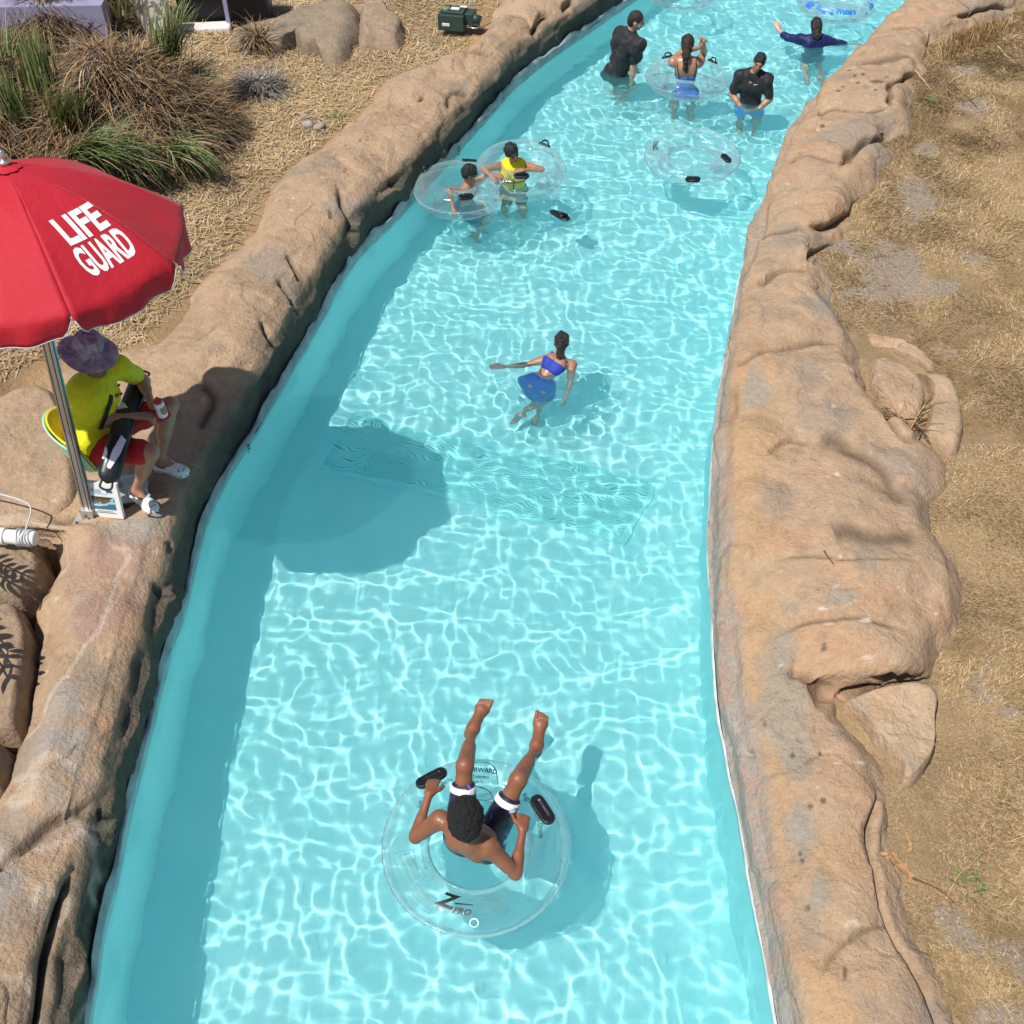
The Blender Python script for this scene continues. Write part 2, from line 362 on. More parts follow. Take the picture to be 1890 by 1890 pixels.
def bank(name, W, side, O, gz, Hf, cracks, paint, ds=.0165):
    Wc = resample(W, ds); T = np.gradient(Wc, axis=0); T /= np.linalg.norm(T, axis=1)[:, None]
    nrm = np.stack([-T[:, 1], T[:, 0]], 1)*side
    w = ray_width(Wc, nrm, O, .45, 2.6); sl = np.r_[0, np.cumsum(np.linalg.norm(np.diff(Wc, axis=0), axis=1))]
    H = Hf(Wc[:, 1])*(1+.16*vnoise(np.stack([sl, sl*0, sl*0], 1), .9, 2)+.08*vnoise(np.stack([sl, sl*0, sl*0], 1), 2.7, 6))
    nf, ntop = 26, 92
    tf = np.linspace(0, 1, nf)
    fd = np.interp(tf, [0, .15, .5, .75, 1], [.004, .02, .05, .10, .20]); fz = np.interp(tf, [0, .15, .5, .75, 1], [.035, .18, .62, .86, .985])
    tt = np.linspace(0, 1, ntop+1)[1:]
    d = np.concatenate([np.broadcast_to(fd, (len(Wc), nf)), .20+(w[:, None]+.03-.20)*tt], 1)
    e = np.clip((w[:, None]-d), -.03, None)
    zt = gz+(H[:, None]-gz)*np.clip(sstep(-.04, .30, e), 0, 1) + .05*np.sin(np.pi*np.clip((d-.20)/(w[:, None]-.20), 0, 1))
    zt -= .16*sstep(.03, -.03, e)
    z = np.concatenate([fz*H[:, None], zt[:, nf:]], 1)
    k = np.hanning(11); k /= k.sum(); z = np.apply_along_axis(lambda a: np.convolve(np.pad(a, 5, 'edge'), k, 'valid'), 1, z); z[:, 0] = .03
    V = np.concatenate([Wc[:, None, :]+nrm[:, None, :]*d[..., None], z[..., None]], -1)
    du = np.gradient(V, axis=0); dv = np.gradient(V, axis=1); nn = np.cross(du, dv)*-side; nn /= np.linalg.norm(nn, axis=-1)[..., None]+1e-9
    nn = np.where(nn[..., 2:] < -.3, -nn, nn)
    sh = V.shape; Vf = V.reshape(-1, 3); nf3 = nn.reshape(-1, 3)
    disp = .050*fbm(Vf, 1.1, 1, 3)+.011*fbm(Vf, 4.5, 4, 4)+.045*(np.abs(fbm(Vf, 1.5, 14, 3))-.35)
    low = sstep(.02, .16, Vf[:, 2]); disp *= .15+.85*low
    streak = .010*fbm(Vf*np.array([1, 1, .25]), 11., 17, 3)*(1-np.abs(nf3[:, 2])); disp += streak
    dep, dirt = carve(Vf, cracks)
    # plates: broad facets with soft steps, as trowelled cast rock has
    cell = np.floor(2.2*fbm(Vf, .8, 50, 2)+.25*fbm(Vf, 6, 51, 2)); disp += .012*(cell % 2)
    Vf = Vf+nf3*(disp-dep)[:, None]; Vf[:, 2] = np.maximum(Vf[:, 2], .03*(1-low)+Vf[:, 2]*low)
    col = paint(Vf, nf3, d.ravel(), (np.broadcast_to(w[:, None], d.shape)-d).ravel(), dirt)
    o = mesh_np(name, Vf, grid_faces(sh[0], sh[1]) if side < 0 else grid_faces(sh[0], sh[1])[:, ::-1], M['rock'], col=col)
    return o, Wc, w
def mixc(c, t, k): t = np.asarray(t)[:, None]; return c*(1-t)+np.array(k)*t
def base_rock(V, nn, dirt):
    n1 = fbm(V, .9, 60, 4); n2 = fbm(V, 3.1, 64, 4); n3 = fbm(V, 14, 68, 3)
    c = TAN*(1+.10*n1+.07*n2+.08*n3)[:, None]
    c = mixc(c, .55*sstep(.25, .75, n1+.5*n2), (.40, .235, .135)); c = mixc(c, .5*sstep(.2, .8, -n1+.5*n2), (.46, .32, .205))
    c = mixc(c, .72*sstep(.30, .80, fbm(V, 1.9, 71, 5)), (.275, .225, .175))
    c = mixc(c, .35*sstep(.5, .8, fbm(V, 5.5, 75, 4)), (.20, .155, .115))
    c = mixc(c, .5*sstep(1.0, 1.12, fbm(V, 12, 79, 3)), (.58, .51, .43))
    c = mixc(c, .75*dirt**1.5, (.12, .085, .055))
    return c
CR = [
 ([(1649,50),(1665,45),(1694,46),(1715,58)], .020, .05, .02), ([(1573,116),(1610,106),(1644,99),(1676,103),(1689,114),(1697,132)], .022, .04, .03),
 ([(1498,206),(1533,196),(1575,204),(1620,206),(1641,196)], .018, .02, .02), ([(1641,196),(1644,180),(1641,164),(1657,145),(1689,143),(1700,160)], .03, .10, .03),
 ([(1549,304),(1573,275),(1602,257),(1628,259),(1649,267)], .03, .12, .05), ([(1446,294),(1469,280),(1496,278),(1522,286),(1549,304)], .025, .03, .03),
 ([(1490,421),(1538,415),(1559,405),(1578,394),(1594,370)], .032, .12, .03), ([(1390,434),(1420,424),(1456,420),(1490,421)], .02, .02, .02),
 ([(1392,519),(1415,506),(1440,495),(1471,483),(1516,483)], .025, .06, .03), ([(1363,689),(1395,660),(1437,638),(1490,625),(1570,629)], .022, .03, .02),
 ([(1416,841),(1437,822),(1465,810),(1503,816)], .014, .06, .03), ([(1503,816),(1541,816),(1570,832),(1621,867),(1649,908),(1697,940)], .05, .03, .03),
 ([(1600,651),(1605,676),(1603,711),(1633,759),(1665,800),(1706,812)], .02, .06, .02), ([(1363,700),(1350,800),(1345,900)], .03, .015, .01),
 ([(1409,1189),(1434,1171),(1457,1160),(1509,1151),(1566,1149),(1623,1160),(1674,1171)], .014, .018, .012), ([(1446,1229),(1480,1240),(1509,1263),(1543,1286)], .03, .05, .05),
 ([(1543,1286),(1580,1323),(1623,1371),(1660,1423),(1668,1465)], .03, .07, .05), ([(1543,1286),(1580,1269),(1637,1260),(1703,1246)], .03, .07, .03),
 ([(1423,1037),(1466,1031),(1517,1033),(1560,1040),(1623,1040),(1703,1046)], .008, .012, .0), ([(1630,1464),(1620,1501),(1618,1551),(1626,1610),(1634,1656),(1664,1710),(1693,1752),(1714,1810),(1735,1890),(1750,1960)], .020, .16, .02),
 ([(1664,1430),(1655,1484),(1659,1539),(1672,1593),(1697,1660),(1718,1718),(1747,1790),(1770,1850)], .014, .09, .01), ([(1509,1806),(1534,1764),(1584,1723),(1622,1702),(1668,1702)], .014, .022, .02),
 ([(1600,1500),(1602,1560),(1616,1600)], .02, .02, .02), ([(1366,1390),(1388,1394)], .02, .05, .0), ([(1538,457),(1516,462),(1490,470)], .03, .08, .02),
 ([(1760,30),(1800,20),(1850,16),(1866,14)], .03, .09, .02), ([(1718,60),(1714,100),(1712,132)], .02, .09, .02), ([(1700,985),(1640,1000),(1560,990),(1530,1000)], .06, .02, .02)]
OR_PX = [(1800,1960),(1785,1890),(1755,1810),(1718,1718),(1684,1622),(1672,1518),(1668,1470),(1660,1425),(1622,1371),(1580,1323),(1552,1290),(1637,1264),(1720,1256),(1743,1226),(1794,1157),(1803,1097),
 (1766,1031),(1735,990),(1716,933),(1741,901),(1744,857),(1706,812),(1665,800),(1633,759),(1605,711),(1603,655),(1576,606),(1535,559),(1547,520),(1519,482),(1538,457),(1559,447),(1583,412),(1599,368),
 (1628,341),(1631,315),(1654,299),(1652,267),(1684,254),(1694,230),(1691,204),(1699,159),(1718,135),(1723,114),(1734,87),(1781,63),(1813,50),(1855,40),(1890,18)]
GR, GL = .22, .38
def paint_right(V, nn, d, e, dirt):
    c = base_rock(V, nn, dirt); n = fbm(V, 2.3, 90, 4)
    near = sstep(8.5, 6.0, V[:, 1])
    c = mixc(c, .62*near*sstep(.50, .14, d+.22*n+.05*fbm(V, 9, 93, 3))*sstep(.06, .14, d+.03*n), (.43, .275, .145))
    c = mixc(c, .8*near*sstep(.16, .05, d+.06*n), (.31, .26, .215))
    c = mixc(c, .9*sstep(.30, .12, V[:, 2]+.05*n)*sstep(.22, .05, d), (.33, .30, .265))
    c = mixc(c, .35*sstep(.1, .5, fbm(V*np.array([1, 1, .3]), 9, 96, 3))*sstep(.2, .08, d), (.40, .22, .15))
    c = mixc(c, .8*blobs(V, [(1440,1210,40,1.1),(1445,1290,46,1.6),(1465,1390,30,1.6),(1480,1540,28,2.),(1510,1650,26,2.),(1395,720,24,2.)]), (.285, .255, .205))
    c = mixc(c, .8*blobs(V, [(1550,1100,30,.5),(1452,1120,18,.7),(1410,1440,20,1.5),(1530,560,40,.6)]), (.30, .255, .20))
    c = mixc(c, .9*blobs(V, [(1518,1124,9,.4),(1597,1146,12,.3),(1538,750,5,.6),(1545,875,7,.6),(1590,1408,10,.4),(1551,1027,5,.6),(1440,1229,3,1.)]), (.58, .52, .45))
    c = mixc(c, .9*blobs(V, [(1520,1197,7,1.),(1520,1190,5,1.),(1411,1338,6,1.2),(1463,1395,6,1.2),(1513,1391,4,1.),(1520,1478,6,1.),(1496,1488,6,1.),(1477,1575,5,1.3),(1481,1588,5,1.),
        (1492,1676,5,1.),(1560,1790,6,1.6),(1559,1802,6,1.2),(1518,233,5,.8),(1592,137,6,.5),(1583,153,5,.5),(1615,150,12,.35),(1626,151,8,.4),(1577,140,5,.5),(1640,160,5,.5),(1556,160,5,.4),(1548,168,6,.4),(1567,130,5,.4),(1637,142,4,.5),(1616,166,4,.5)]), (.13, .09, .06))
    return c
bank_r, WRc, wR = bank('rock_bank', WR, -1, ats(OR_PX, GR)[:, :2], GR-.02, lambda y: np.interp(y, [1, 4, 7, 18], [.38, .40, .40, .42]), CR, paint_right)
tag(bank_r, 'tan cast rock edge along the dry lawn with orange and grey stains', 'rock edge')
CL = [
 ([(620,346),(636,381),(651,417),(648,464)], .022, .07, .03), ([(608,379),(610,405)], .02, .03, .0), ([(527,461),(544,491),(558,512)], .02, .06, .03),
 ([(509,506),(530,527),(541,550),(544,571)], .02, .06, .03), ([(482,595),(497,624),(509,642)], .02, .06, .02), ([(773,192),(784,180)], .02, .05, .0),
 ([(852,100),(881,98),(911,107)], .025, .07, .03), ([(937,33),(967,37),(985,55)], .02, .04, .01), ([(985,70),(985,55),(1000,33),(1018,26)], .03, .12, .03), ([(1041,26),(1055,0)], .03, .12, .03),
 ([(-20,1602),(0,1592),(39,1563),(75,1535),(111,1508),(150,1494),(192,1478)], .03, .06, .02), ([(194,1485),(198,1530),(192,1570)], .012, .05, 0),
 ([(143,1600),(124,1641),(111,1685),(96,1750),(80,1841),(72,1900),(60,1960)], .035, .13, .02), ([(168,1631),(145,1745),(130,1841)], .010, .03, .0),
 ([(287,1068),(298,1085),(312,1110),(322,1128)], .015, .04, .0), ([(303,1000),(310,1005),(308,1020)], .012, .04, 0), ([(718,330),(730,345),(745,380)], .03, .04, .03), ([(874,174),(840,170),(826,200)], .03, .03, .02),
 ([(90,965),(140,955),(200,940),(260,925)], .03, .03, .02), ([(370,707),(395,740),(372,800)], .04, .05, .03)]
OL_PX = [(-150,1960),(-120,1700),(-60,1560),(8,1450),(20,1390),(46,1340),(60,1240),(74,1171),(61,1122),(112,1046),(100,1006),(-60,1000),(-160,960),(-160,860),(-90,800),(0,743),(89,682),(170,668),(254,656),(325,575),(340,553),(429,464),(452,432),
 (500,346),(577,284),(610,251),(678,198),(711,148),(770,137),(844,104),(896,44),(918,11),(940,-30)]
def paint_left(V, nn, d, e, dirt):
    c = base_rock(V, nn, dirt); n = fbm(V, 2.3, 190, 4)
    c = mixc(c, .9*sstep(.44, .27, V[:, 2]+.07*n)*sstep(.34, .12, d), (.085, .088, .068))  # wet grey-green face, painted darker still to put its shade into the colour
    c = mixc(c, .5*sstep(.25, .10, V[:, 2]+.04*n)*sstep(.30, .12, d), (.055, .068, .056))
    near = sstep(6.2, 5.4, V[:, 1])
    c = mixc(c, .8*near*sstep(.15, .55, fbm(V, 2.6, 195, 4))*sstep(.1, .22, d)*sstep(.62, .4, d), (.30, .275, .245))
    c = mixc(c, .7*blobs(V, [(200,1075,70,1.4),(165,1160,40,1.2),(215,1010,30,.8)])*sstep(.0, .4, n+.4), (.32, .205, .165))
    c = mixc(c, .7*near*sstep(.05, .0, np.abs(fbm(V, 1.0, 198, 3)))*.8, (.50, .42, .34))
    sp = sstep(.62, .72, vnoise(V, 26., 205))*blobs(V, [(720,225,80,.6),(660,260,60,.8),(770,245,50,.9)])
    c = mixc(c, .8*sp, (.16, .105, .07)); return c
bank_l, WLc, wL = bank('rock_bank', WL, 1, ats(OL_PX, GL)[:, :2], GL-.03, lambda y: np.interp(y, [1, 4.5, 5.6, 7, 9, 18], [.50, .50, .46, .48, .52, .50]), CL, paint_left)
tag(bank_l, 'tan cast rock edge under the lifeguard, its pool side wet and coloured darker for shade', 'rock edge')

# ---- loose-standing cast boulders, each from its outline
def boulder(px, z0, h, label, tint=(1, 1, 1), seed=0, edge=.22, name='boulder', tilt=(0, 0), nr=34, na=120, group=None):
    P = ats(px, z0+h*.65)[:, :2]; P = np.vstack([P, P[:1]]); P = resample(catmull(P, 6), np.linalg.norm(np.diff(P, axis=0), axis=1).sum()/na)[:-1]
    c = P.mean(0); rr = np.r_[1.0, np.linspace(1, 0.02, nr)]; V = []
    size = np.linalg.norm(P-c, axis=1).mean()
    for j, r in enumerate(rr):
        q = c+(P-c)*r; e = (1-r)*size
        z = z0-.25 if j == 0 else z0+h*np.clip(1-(1-min(e/edge, 1))**2.6, 0, 1)*.96 + .05*h*(1-r)
        V.append(np.concatenate([q, np.full((len(q), 1), z)], 1))
    V = np.stack(V); V[1:, :, 2] += (V[1:, :, :2]-c)@np.array(tilt)
    n = len(P); sh = V.shape; Vf = V.reshape(-1, 3); rad = np.concatenate([(Vf[:, :2]-c), np.zeros((len(Vf), 1))], 1); rad /= np.linalg.norm(rad, axis=1)[:, None]+1e-6
    e = np.repeat((1-rr)*size, n); k = np.clip(1-e/edge, 0, 1)[:, None]; dirn = rad*k+np.array([0, 0, 1.])*(1-k*.6)
    Vf = Vf+dirn*(.030*fbm(Vf, 2.1, 300+seed, 3)+.012*fbm(Vf, 7., 310+seed, 4)+.01*np.floor(2*fbm(Vf, 1.8, 320+seed, 2)))[:, None]
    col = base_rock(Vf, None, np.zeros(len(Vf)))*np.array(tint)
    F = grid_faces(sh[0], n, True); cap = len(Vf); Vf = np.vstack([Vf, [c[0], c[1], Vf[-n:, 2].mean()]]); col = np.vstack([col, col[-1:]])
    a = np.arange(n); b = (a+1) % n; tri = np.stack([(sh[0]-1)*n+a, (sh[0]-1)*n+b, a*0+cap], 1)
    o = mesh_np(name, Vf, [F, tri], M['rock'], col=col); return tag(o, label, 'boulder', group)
BG = 'boulders beside the channel'
boulder([(1552,1287),(1594,1270),(1650,1260),(1690,1256),(1723,1266),(1736,1297),(1738,1371),(1727,1406),(1694,1442),(1671,1444),(1662,1420),(1623,1371),(1585,1325)], GR-.02, .17, 'pale yellowish wedge boulder at the dry lawn edge, smooth flat top', (1.08, 1.14, 1.16), 1, .07, group=BG)
boulder([(1605,654),(1630,651),(1681,671),(1712,717),(1714,743),(1700,778),(1670,775),(1643,762),(1617,734),(1605,702)], GR-.04, .17, 'low tan boulder with a dry grass tuft at its foot, beside the rock edge', (.98, .98, .98), 2, .15, group=BG)
boulder([(1694,681),(1744,688),(1774,730),(1781,768),(1776,822),(1757,841),(1724,818),(1706,802),(1715,749),(1712,711)], GR-.06, .18, 'faceted tan boulder jutting out into the dry lawn', (1., 1.02, 1.02), 3, .15, group=BG)
boulder([(1592,609),(1640,624),(1681,641),(1729,673),(1722,686),(1690,668),(1650,650),(1605,634)], GR-.05, .10, 'thin flat tan slab lying at the edge of the dry lawn', (1.05, 1.05, 1.05), 4, .06, group=BG)
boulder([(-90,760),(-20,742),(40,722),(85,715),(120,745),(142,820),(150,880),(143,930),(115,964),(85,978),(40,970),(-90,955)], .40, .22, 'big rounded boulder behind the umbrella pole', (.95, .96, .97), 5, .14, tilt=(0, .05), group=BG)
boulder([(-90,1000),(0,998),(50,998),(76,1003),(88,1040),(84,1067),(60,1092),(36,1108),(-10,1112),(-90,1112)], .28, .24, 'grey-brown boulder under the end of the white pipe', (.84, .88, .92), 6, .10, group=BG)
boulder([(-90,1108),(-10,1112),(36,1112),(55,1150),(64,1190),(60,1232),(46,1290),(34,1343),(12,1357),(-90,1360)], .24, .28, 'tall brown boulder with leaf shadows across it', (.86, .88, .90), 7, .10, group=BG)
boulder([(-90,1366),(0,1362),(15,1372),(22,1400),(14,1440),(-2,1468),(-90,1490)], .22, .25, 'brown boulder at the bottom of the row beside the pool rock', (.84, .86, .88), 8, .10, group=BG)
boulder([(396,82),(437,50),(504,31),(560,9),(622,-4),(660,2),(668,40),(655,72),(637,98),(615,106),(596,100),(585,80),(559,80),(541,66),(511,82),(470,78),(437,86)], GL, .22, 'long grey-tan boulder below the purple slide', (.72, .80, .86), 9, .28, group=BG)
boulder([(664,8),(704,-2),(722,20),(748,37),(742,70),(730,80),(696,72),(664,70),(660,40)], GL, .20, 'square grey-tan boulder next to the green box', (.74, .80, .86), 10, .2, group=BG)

# ---- ground on both sides
def ground(name, x0, x1, y0, y1, zf, colf, st=.03, keep=None):
    gx = np.arange(x0, x1, st); gy = np.arange(y0, y1, st); A, B = np.meshgrid(gx, gy)
    V = np.stack([A.ravel(), B.ravel(), A.ravel()*0], 1); V[:, 2] = zf(V); F = grid_faces(len(gy), len(gx))
    if keep is not None:
        k = keep(V); F = F[k[F].all(1)]; us = np.unique(F); rm = np.full(len(V), -1, np.int64); rm[us] = np.arange(len(us)); V = V[us]; F = rm[F]
    return mesh_np(name, V, F, M['soil'], col=colf(V))
BARE = [(1640,510,70,1.0),(1690,370,50,.9),(1780,128,30,.5),(1792,196,34,.45),(1705,275,26,.5),(1840,1875,70,.5),(1800,476,34,.4),(1560,540,20,1.)]
def right_z(V): return GR+.02*fbm(V, .7, 400, 3)+.010*fbm(V, 5, 404, 3)+.02*np.clip(V[:, 0]-2.5, 0, 9)*.3
def bare_mask(V): return np.clip(blobs(V, BARE)+sstep(.75, 1.05, fbm(V, 1.3, 410, 3)+.3*fbm(V, 7, 412, 2)), 0, 1)
def right_col(V):
    n = fbm(V, 3., 420, 4); c = np.array([.32, .225, .125])*(1+.25*n)[:, None]
    c = mixc(c, bare_mask(V)*.9, (.275, .225, .175)); return mixc(c, .25*sstep(.5, .9, fbm(V, 30, 424, 2)), (.42, .36, .28))
xr_at = lambda y: np.interp(y, WR[:, 1], WR[:, 0]); xl_at = lambda y: np.interp(y, WL[:, 1], WL[:, 0])
lawn = structure(ground('lawn_ground', .9, 14, .4, 26, right_z, right_col, .035, lambda V: V[:, 0] > xr_at(V[:, 1])+.22))
def left_z(V):
    low = sstep(5.45, 5.1, V[:, 1])
    return (GL+.03*fbm(V, .8, 430, 3)+.012*fbm(V, 6, 434, 3)+.10*np.clip(-2.6-V[:, 0]+.0*V[:, 1], 0, 3))*(1-low)+low*.12
def left_col(V):
    n = fbm(V, 3., 440, 4); c = np.array([.33, .22, .115])*(1+.25*n)[:, None]
    return mixc(c, .6*sstep(.2, .7, fbm(V, 1.6, 444, 3)), (.30, .20, .115))
soil = structure(ground('straw_ground', -12, 6, .4, 26, left_z, left_col, .035, lambda V: V[:, 0] < xl_at(V[:, 1])-.30))
backdrop = structure(mesh_np('ground', np.array([[-150, -60, -1.2], [150, -60, -1.2], [150, 240, -1.2], [-150, 240, -1.2]]), np.array([[0, 1, 2, 3]]), M['soil'], col=np.tile(np.array([[.3, .22, .13]]), (4, 1))))
# ================================================================== bodies: implicit shapes meshed into one continuous surface
def sdf_mesh(prims, vox, clips=(), noise=None, pad=.02):
    lo = np.full(3, 1e9); hi = -lo
    for p in prims:
        if p[0] == 'c': pts = np.array([p[1]-p[3], p[1]+p[3], p[2]-p[4], p[2]+p[4]])
        elif p[0] == 'e': m = max(p[2]); pts = np.array([p[1]-m, p[1]+m])
        else: continue
        lo = np.minimum(lo, pts.min(0)); hi = np.maximum(hi, pts.max(0))
    lo = lo-pad-3*vox; n = np.ceil((hi+pad+3*vox-lo)/vox).astype(int)+1
    D = np.full(n, .2, np.float32); ax = [lo[k]+vox*np.arange(n[k]) for k in range(3)]
    for p in prims:
        k = p[-1]
        if p[0] in ('c', '-c'):
            a, b, ra, rb = V3(p[1]), V3(p[2]), p[3], p[4]; mn = np.minimum(a-ra, b-rb); mx = np.maximum(a+ra, b+rb)
        else: m = max(p[2]); mn = V3(p[1])-m; mx = V3(p[1])+m
        e = 2*k+2.5*vox; i0 = np.clip(((mn-e-lo)/vox).astype(int), 0, n-1); i1 = np.clip(((mx+e-lo)/vox).astype(int)+2, 1, n)
        if (i1 <= i0).any(): continue
        sl = tuple(slice(i0[q], i1[q]) for q in range(3))
        X = np.stack(np.meshgrid(*[ax[q][sl[q]] for q in range(3)], indexing='ij'), -1).astype(np.float32)
        if p[0] in ('c', '-c'):
            ab = (b-a).astype(np.float32); t = np.clip(((X-a.astype(np.float32))@ab)/max(float(ab@ab), 1e-9), 0, 1)
            d = np.linalg.norm(X-a.astype(np.float32)-t[..., None]*ab, axis=-1)-(ra+(rb-ra)*t)
        else:
            q = (X-V3(p[1]).astype(np.float32))@np.asarray(p[3], np.float32); r = np.asarray(p[2], np.float32)
            k0 = np.linalg.norm(q/r, axis=-1); k1 = np.linalg.norm(q/r**2, axis=-1)+1e-6; d = k0*(k0-1)/k1
        A = D[sl]
        if p[0][0] == '-': d = -d; h = np.maximum(k-np.abs(A-d), 0)/k; D[sl] = np.maximum(A, d)+h*h*k*.25
        else: h = np.maximum(k-np.abs(A-d), 0)/k; D[sl] = np.minimum(A, d)-h*h*k*.25
    if len(clips) or noise:
        X = np.stack(np.meshgrid(*ax, indexing='ij'), -1).astype(np.float32)
        for q, nn in clips: D = np.maximum(D, ((X-V3(q).astype(np.float32))@unit(nn).astype(np.float32)))
        if noise:
            m = np.abs(D) < noise[1]*2.5; Dm = D[m]; D[m] = Dm+noise[1]*fbm(X[m], noise[0], 77, 2)
    s = D < 0
    c = [s[a:n[0]-1+a, b:n[1]-1+b, d:n[2]-1+d] for a in (0, 1) for b in (0, 1) for d in (0, 1)]
    cnt = sum(q.astype(np.int8) for q in c); act = (cnt > 0) & (cnt < 8); idx = np.argwhere(act)
    off = np.array([(a, b, d) for a in (0, 1) for b in (0, 1) for d in (0, 1)])
    val = np.stack([D[idx[:, 0]+o[0], idx[:, 1]+o[1], idx[:, 2]+o[2]] for o in off], 1)
    acc = np.zeros((len(idx), 3)); num = np.zeros(len(idx))
    for i in range(8):
        for j in range(i+1, 8):
            if np.abs(off[i]-off[j]).sum() == 1:
                m = (val[:, i] < 0) != (val[:, j] < 0); t = val[m, i]/(val[m, i]-val[m, j]+1e-12)
                acc[m] += off[i]+(off[j]-off[i])*t[:, None]; num[m] += 1
    V = lo+vox*(idx+acc/num[:, None]); idm = np.full(act.shape, -1, np.int64); idm[act] = np.arange(len(idx)); F = []
    for axx in range(3):
        sl0 = [slice(1, -1)]*3; sl1 = [slice(1, -1)]*3; sl0[axx] = slice(0, -1); sl1[axx] = slice(1, None)
        A = s[tuple(sl0)]; B = s[tuple(sl1)]; e = np.argwhere(A != B); pos = e.copy()
        for q in range(3):
            if q != axx: pos[:, q] += 1
        fl = A[tuple(e.T)]; o1, o2 = (axx+1) % 3, (axx+2) % 3
        def g(d1, d2):
            w = pos.copy(); w[:, o1] += d1; w[:, o2] += d2; return idm[w[:, 0], w[:, 1], w[:, 2]]
        q = np.stack([g(-1, -1), g(0, -1), g(0, 0), g(-1, 0)], 1); q[~fl] = q[~fl][:, ::-1]; F.append(q)
    F = np.concatenate(F); return V, F[(F >= 0).all(1)]

def hand(P, w, fd, pn, side, S=1., curl=.5, spread=.15, tc=.5):
    "palm and five bent fingers; side +1 right hand"
    fd = unit(fd); pn = V3(pn); pn = unit(pn-fd*(pn@fd)); th = np.cross(fd, pn)*side; w = V3(w)
    r = .0105*S
    offs = [.030, .010, -.010, -.028]; leng = [.070, .078, .073, .058]
    for o, L in zip(offs, leng):
        kn = w+fd*.086*S+th*o*S; P.append(('c', w+th*o*.55*S+fd*.012*S, kn, .0145*S, .0125*S, .022*S)); d = unit(fd+th*o*spread*8); p = kn; a = 0
        for sgm, f in ((.46, curl*1.0), (.31, curl*1.1), (.23, curl*.7)):
            a += f; dd = unit(d*math.cos(a)+pn*math.sin(a)); q = p+dd*L*sgm*S; P.append(('c', p, q, r, r*.9, .006*S)); p = q
    b = w+fd*.022*S+th*.020*S; d = unit(fd*.75+th*.75+pn*.25*tc); q = b+d*.045*S; P.append(('c', b, q, .0155*S, .0125*S, .016*S))
    d2 = unit(d*.6+fd*.6+pn*.5*tc); q2 = q+d2*.030*S; P.append(('c', q, q2, .0125*S, .011*S, .006*S)); P.append(('c', q2, q2+unit(d2+fd*.3)*.022*S, .011*S, .0095*S, .005*S))
def foot(P, an, td, sd, S=1., toes=True, side=1):
    td = unit(td); sd = V3(sd); sd = unit(sd-td*(sd@td)); lat = np.cross(td, sd)*side; an = V3(an)
    he = an+sd*.045*S-td*.035*S; ball = an+sd*.058*S+td*.115*S
    P.append(('c', an, he, .033*S, .032*S, .03*S)); P.append(('c', he, ball+lat*.012*S, .028*S, .022*S, .03*S)); P.append(('c', an+td*.02*S, ball-lat*.012*S, .032*S, .021*S, .03*S))
    P.append(('e', ball, (.03*S, .042*S, .02*S), np.stack([td, lat, sd], 1), .02*S))
    if toes:
        for o, L, r in ((.030, .048, .0125), (.012, .046, .0095), (-.003, .042, .009), (-.017, .036, .0085), (-.030, .029, .0085)):
            b = ball+td*.012*S+lat*o*S; m = b+td*L*.55*S-sd*.004*S; P.append(('c', b, m, r*S, r*S*.95, .006*S)); P.append(('c', m, b+td*L*S+sd*.004*S, r*S*.95, r*S*.9, .004*S))
    else: P.append(('c', ball, ball+td*.05*S, .022*S, .018*S, .02*S))

def torso_frame(J):
    up = unit(J['nk']-J['pel']); rt = J['shR']-J['shL']; rt = unit(rt-up*(rt@up)); return rt, np.cross(up, rt), up
def torso(P, J, S, bulk=1., fem=0., inf=0.):
    rt, fw, up = torso_frame(J); Rm = np.stack([rt, fw, up], 1); L = np.linalg.norm(J['nk']-J['pel']); pt = lambda f: J['pel']+up*L*f
    hw = np.linalg.norm(J['shR']-J['shL'])/2
    P.append(('e', pt(.70)+fw*.01*S, ((hw*.80+inf)*bulk**.6, .105*S*bulk+inf, L*.31+inf), Rm, .05*S))
    P.append(('e', pt(.88)-fw*.01*S, (hw*.92+inf, .075*S*bulk+inf, L*.15+inf), Rm, .05*S))
    P.append(('e', pt(.36), (.118*S*bulk*(1-.12*fem)+inf, .088*S*bulk+inf, L*.30+inf), Rm, .06*S))
    rh = unit(J['hipR']-J['hipL']); Rh = np.stack([rh, np.cross(up, rh), up], 1)
    P.append(('e', J['pel']+up*.02*S, (.150*S*bulk*(1+.06*fem)+inf, .105*S*bulk+inf, .11*S+inf), Rh, .05*S))
    for s in ('L', 'R'): P.append(('e', J['hip'+s]-Rh[:, 1]*.055*S-up*.03*S, (.078*S*bulk+inf,)*3, Rh, .05*S))
    for s in ('L', 'R'):
        P.append(('c', J['nk']-up*.02*S, J['sh'+s]-up*.005*S, .048*S+inf, .046*S+inf, .045*S))
        sg = 1 if s == 'R' else -1
        P.append(('e', pt(.72)+fw*.075*S*bulk+rt*sg*hw*.42, (.062*S+inf, .035*S*(1+fem)+inf, .055*S+inf), Rm, .04*S))
        P.append(('e', pt(.74)-fw*.07*S*bulk+rt*sg*hw*.45, (.055*S+inf, .035*S+inf, .085*S+inf), Rm, .045*S))
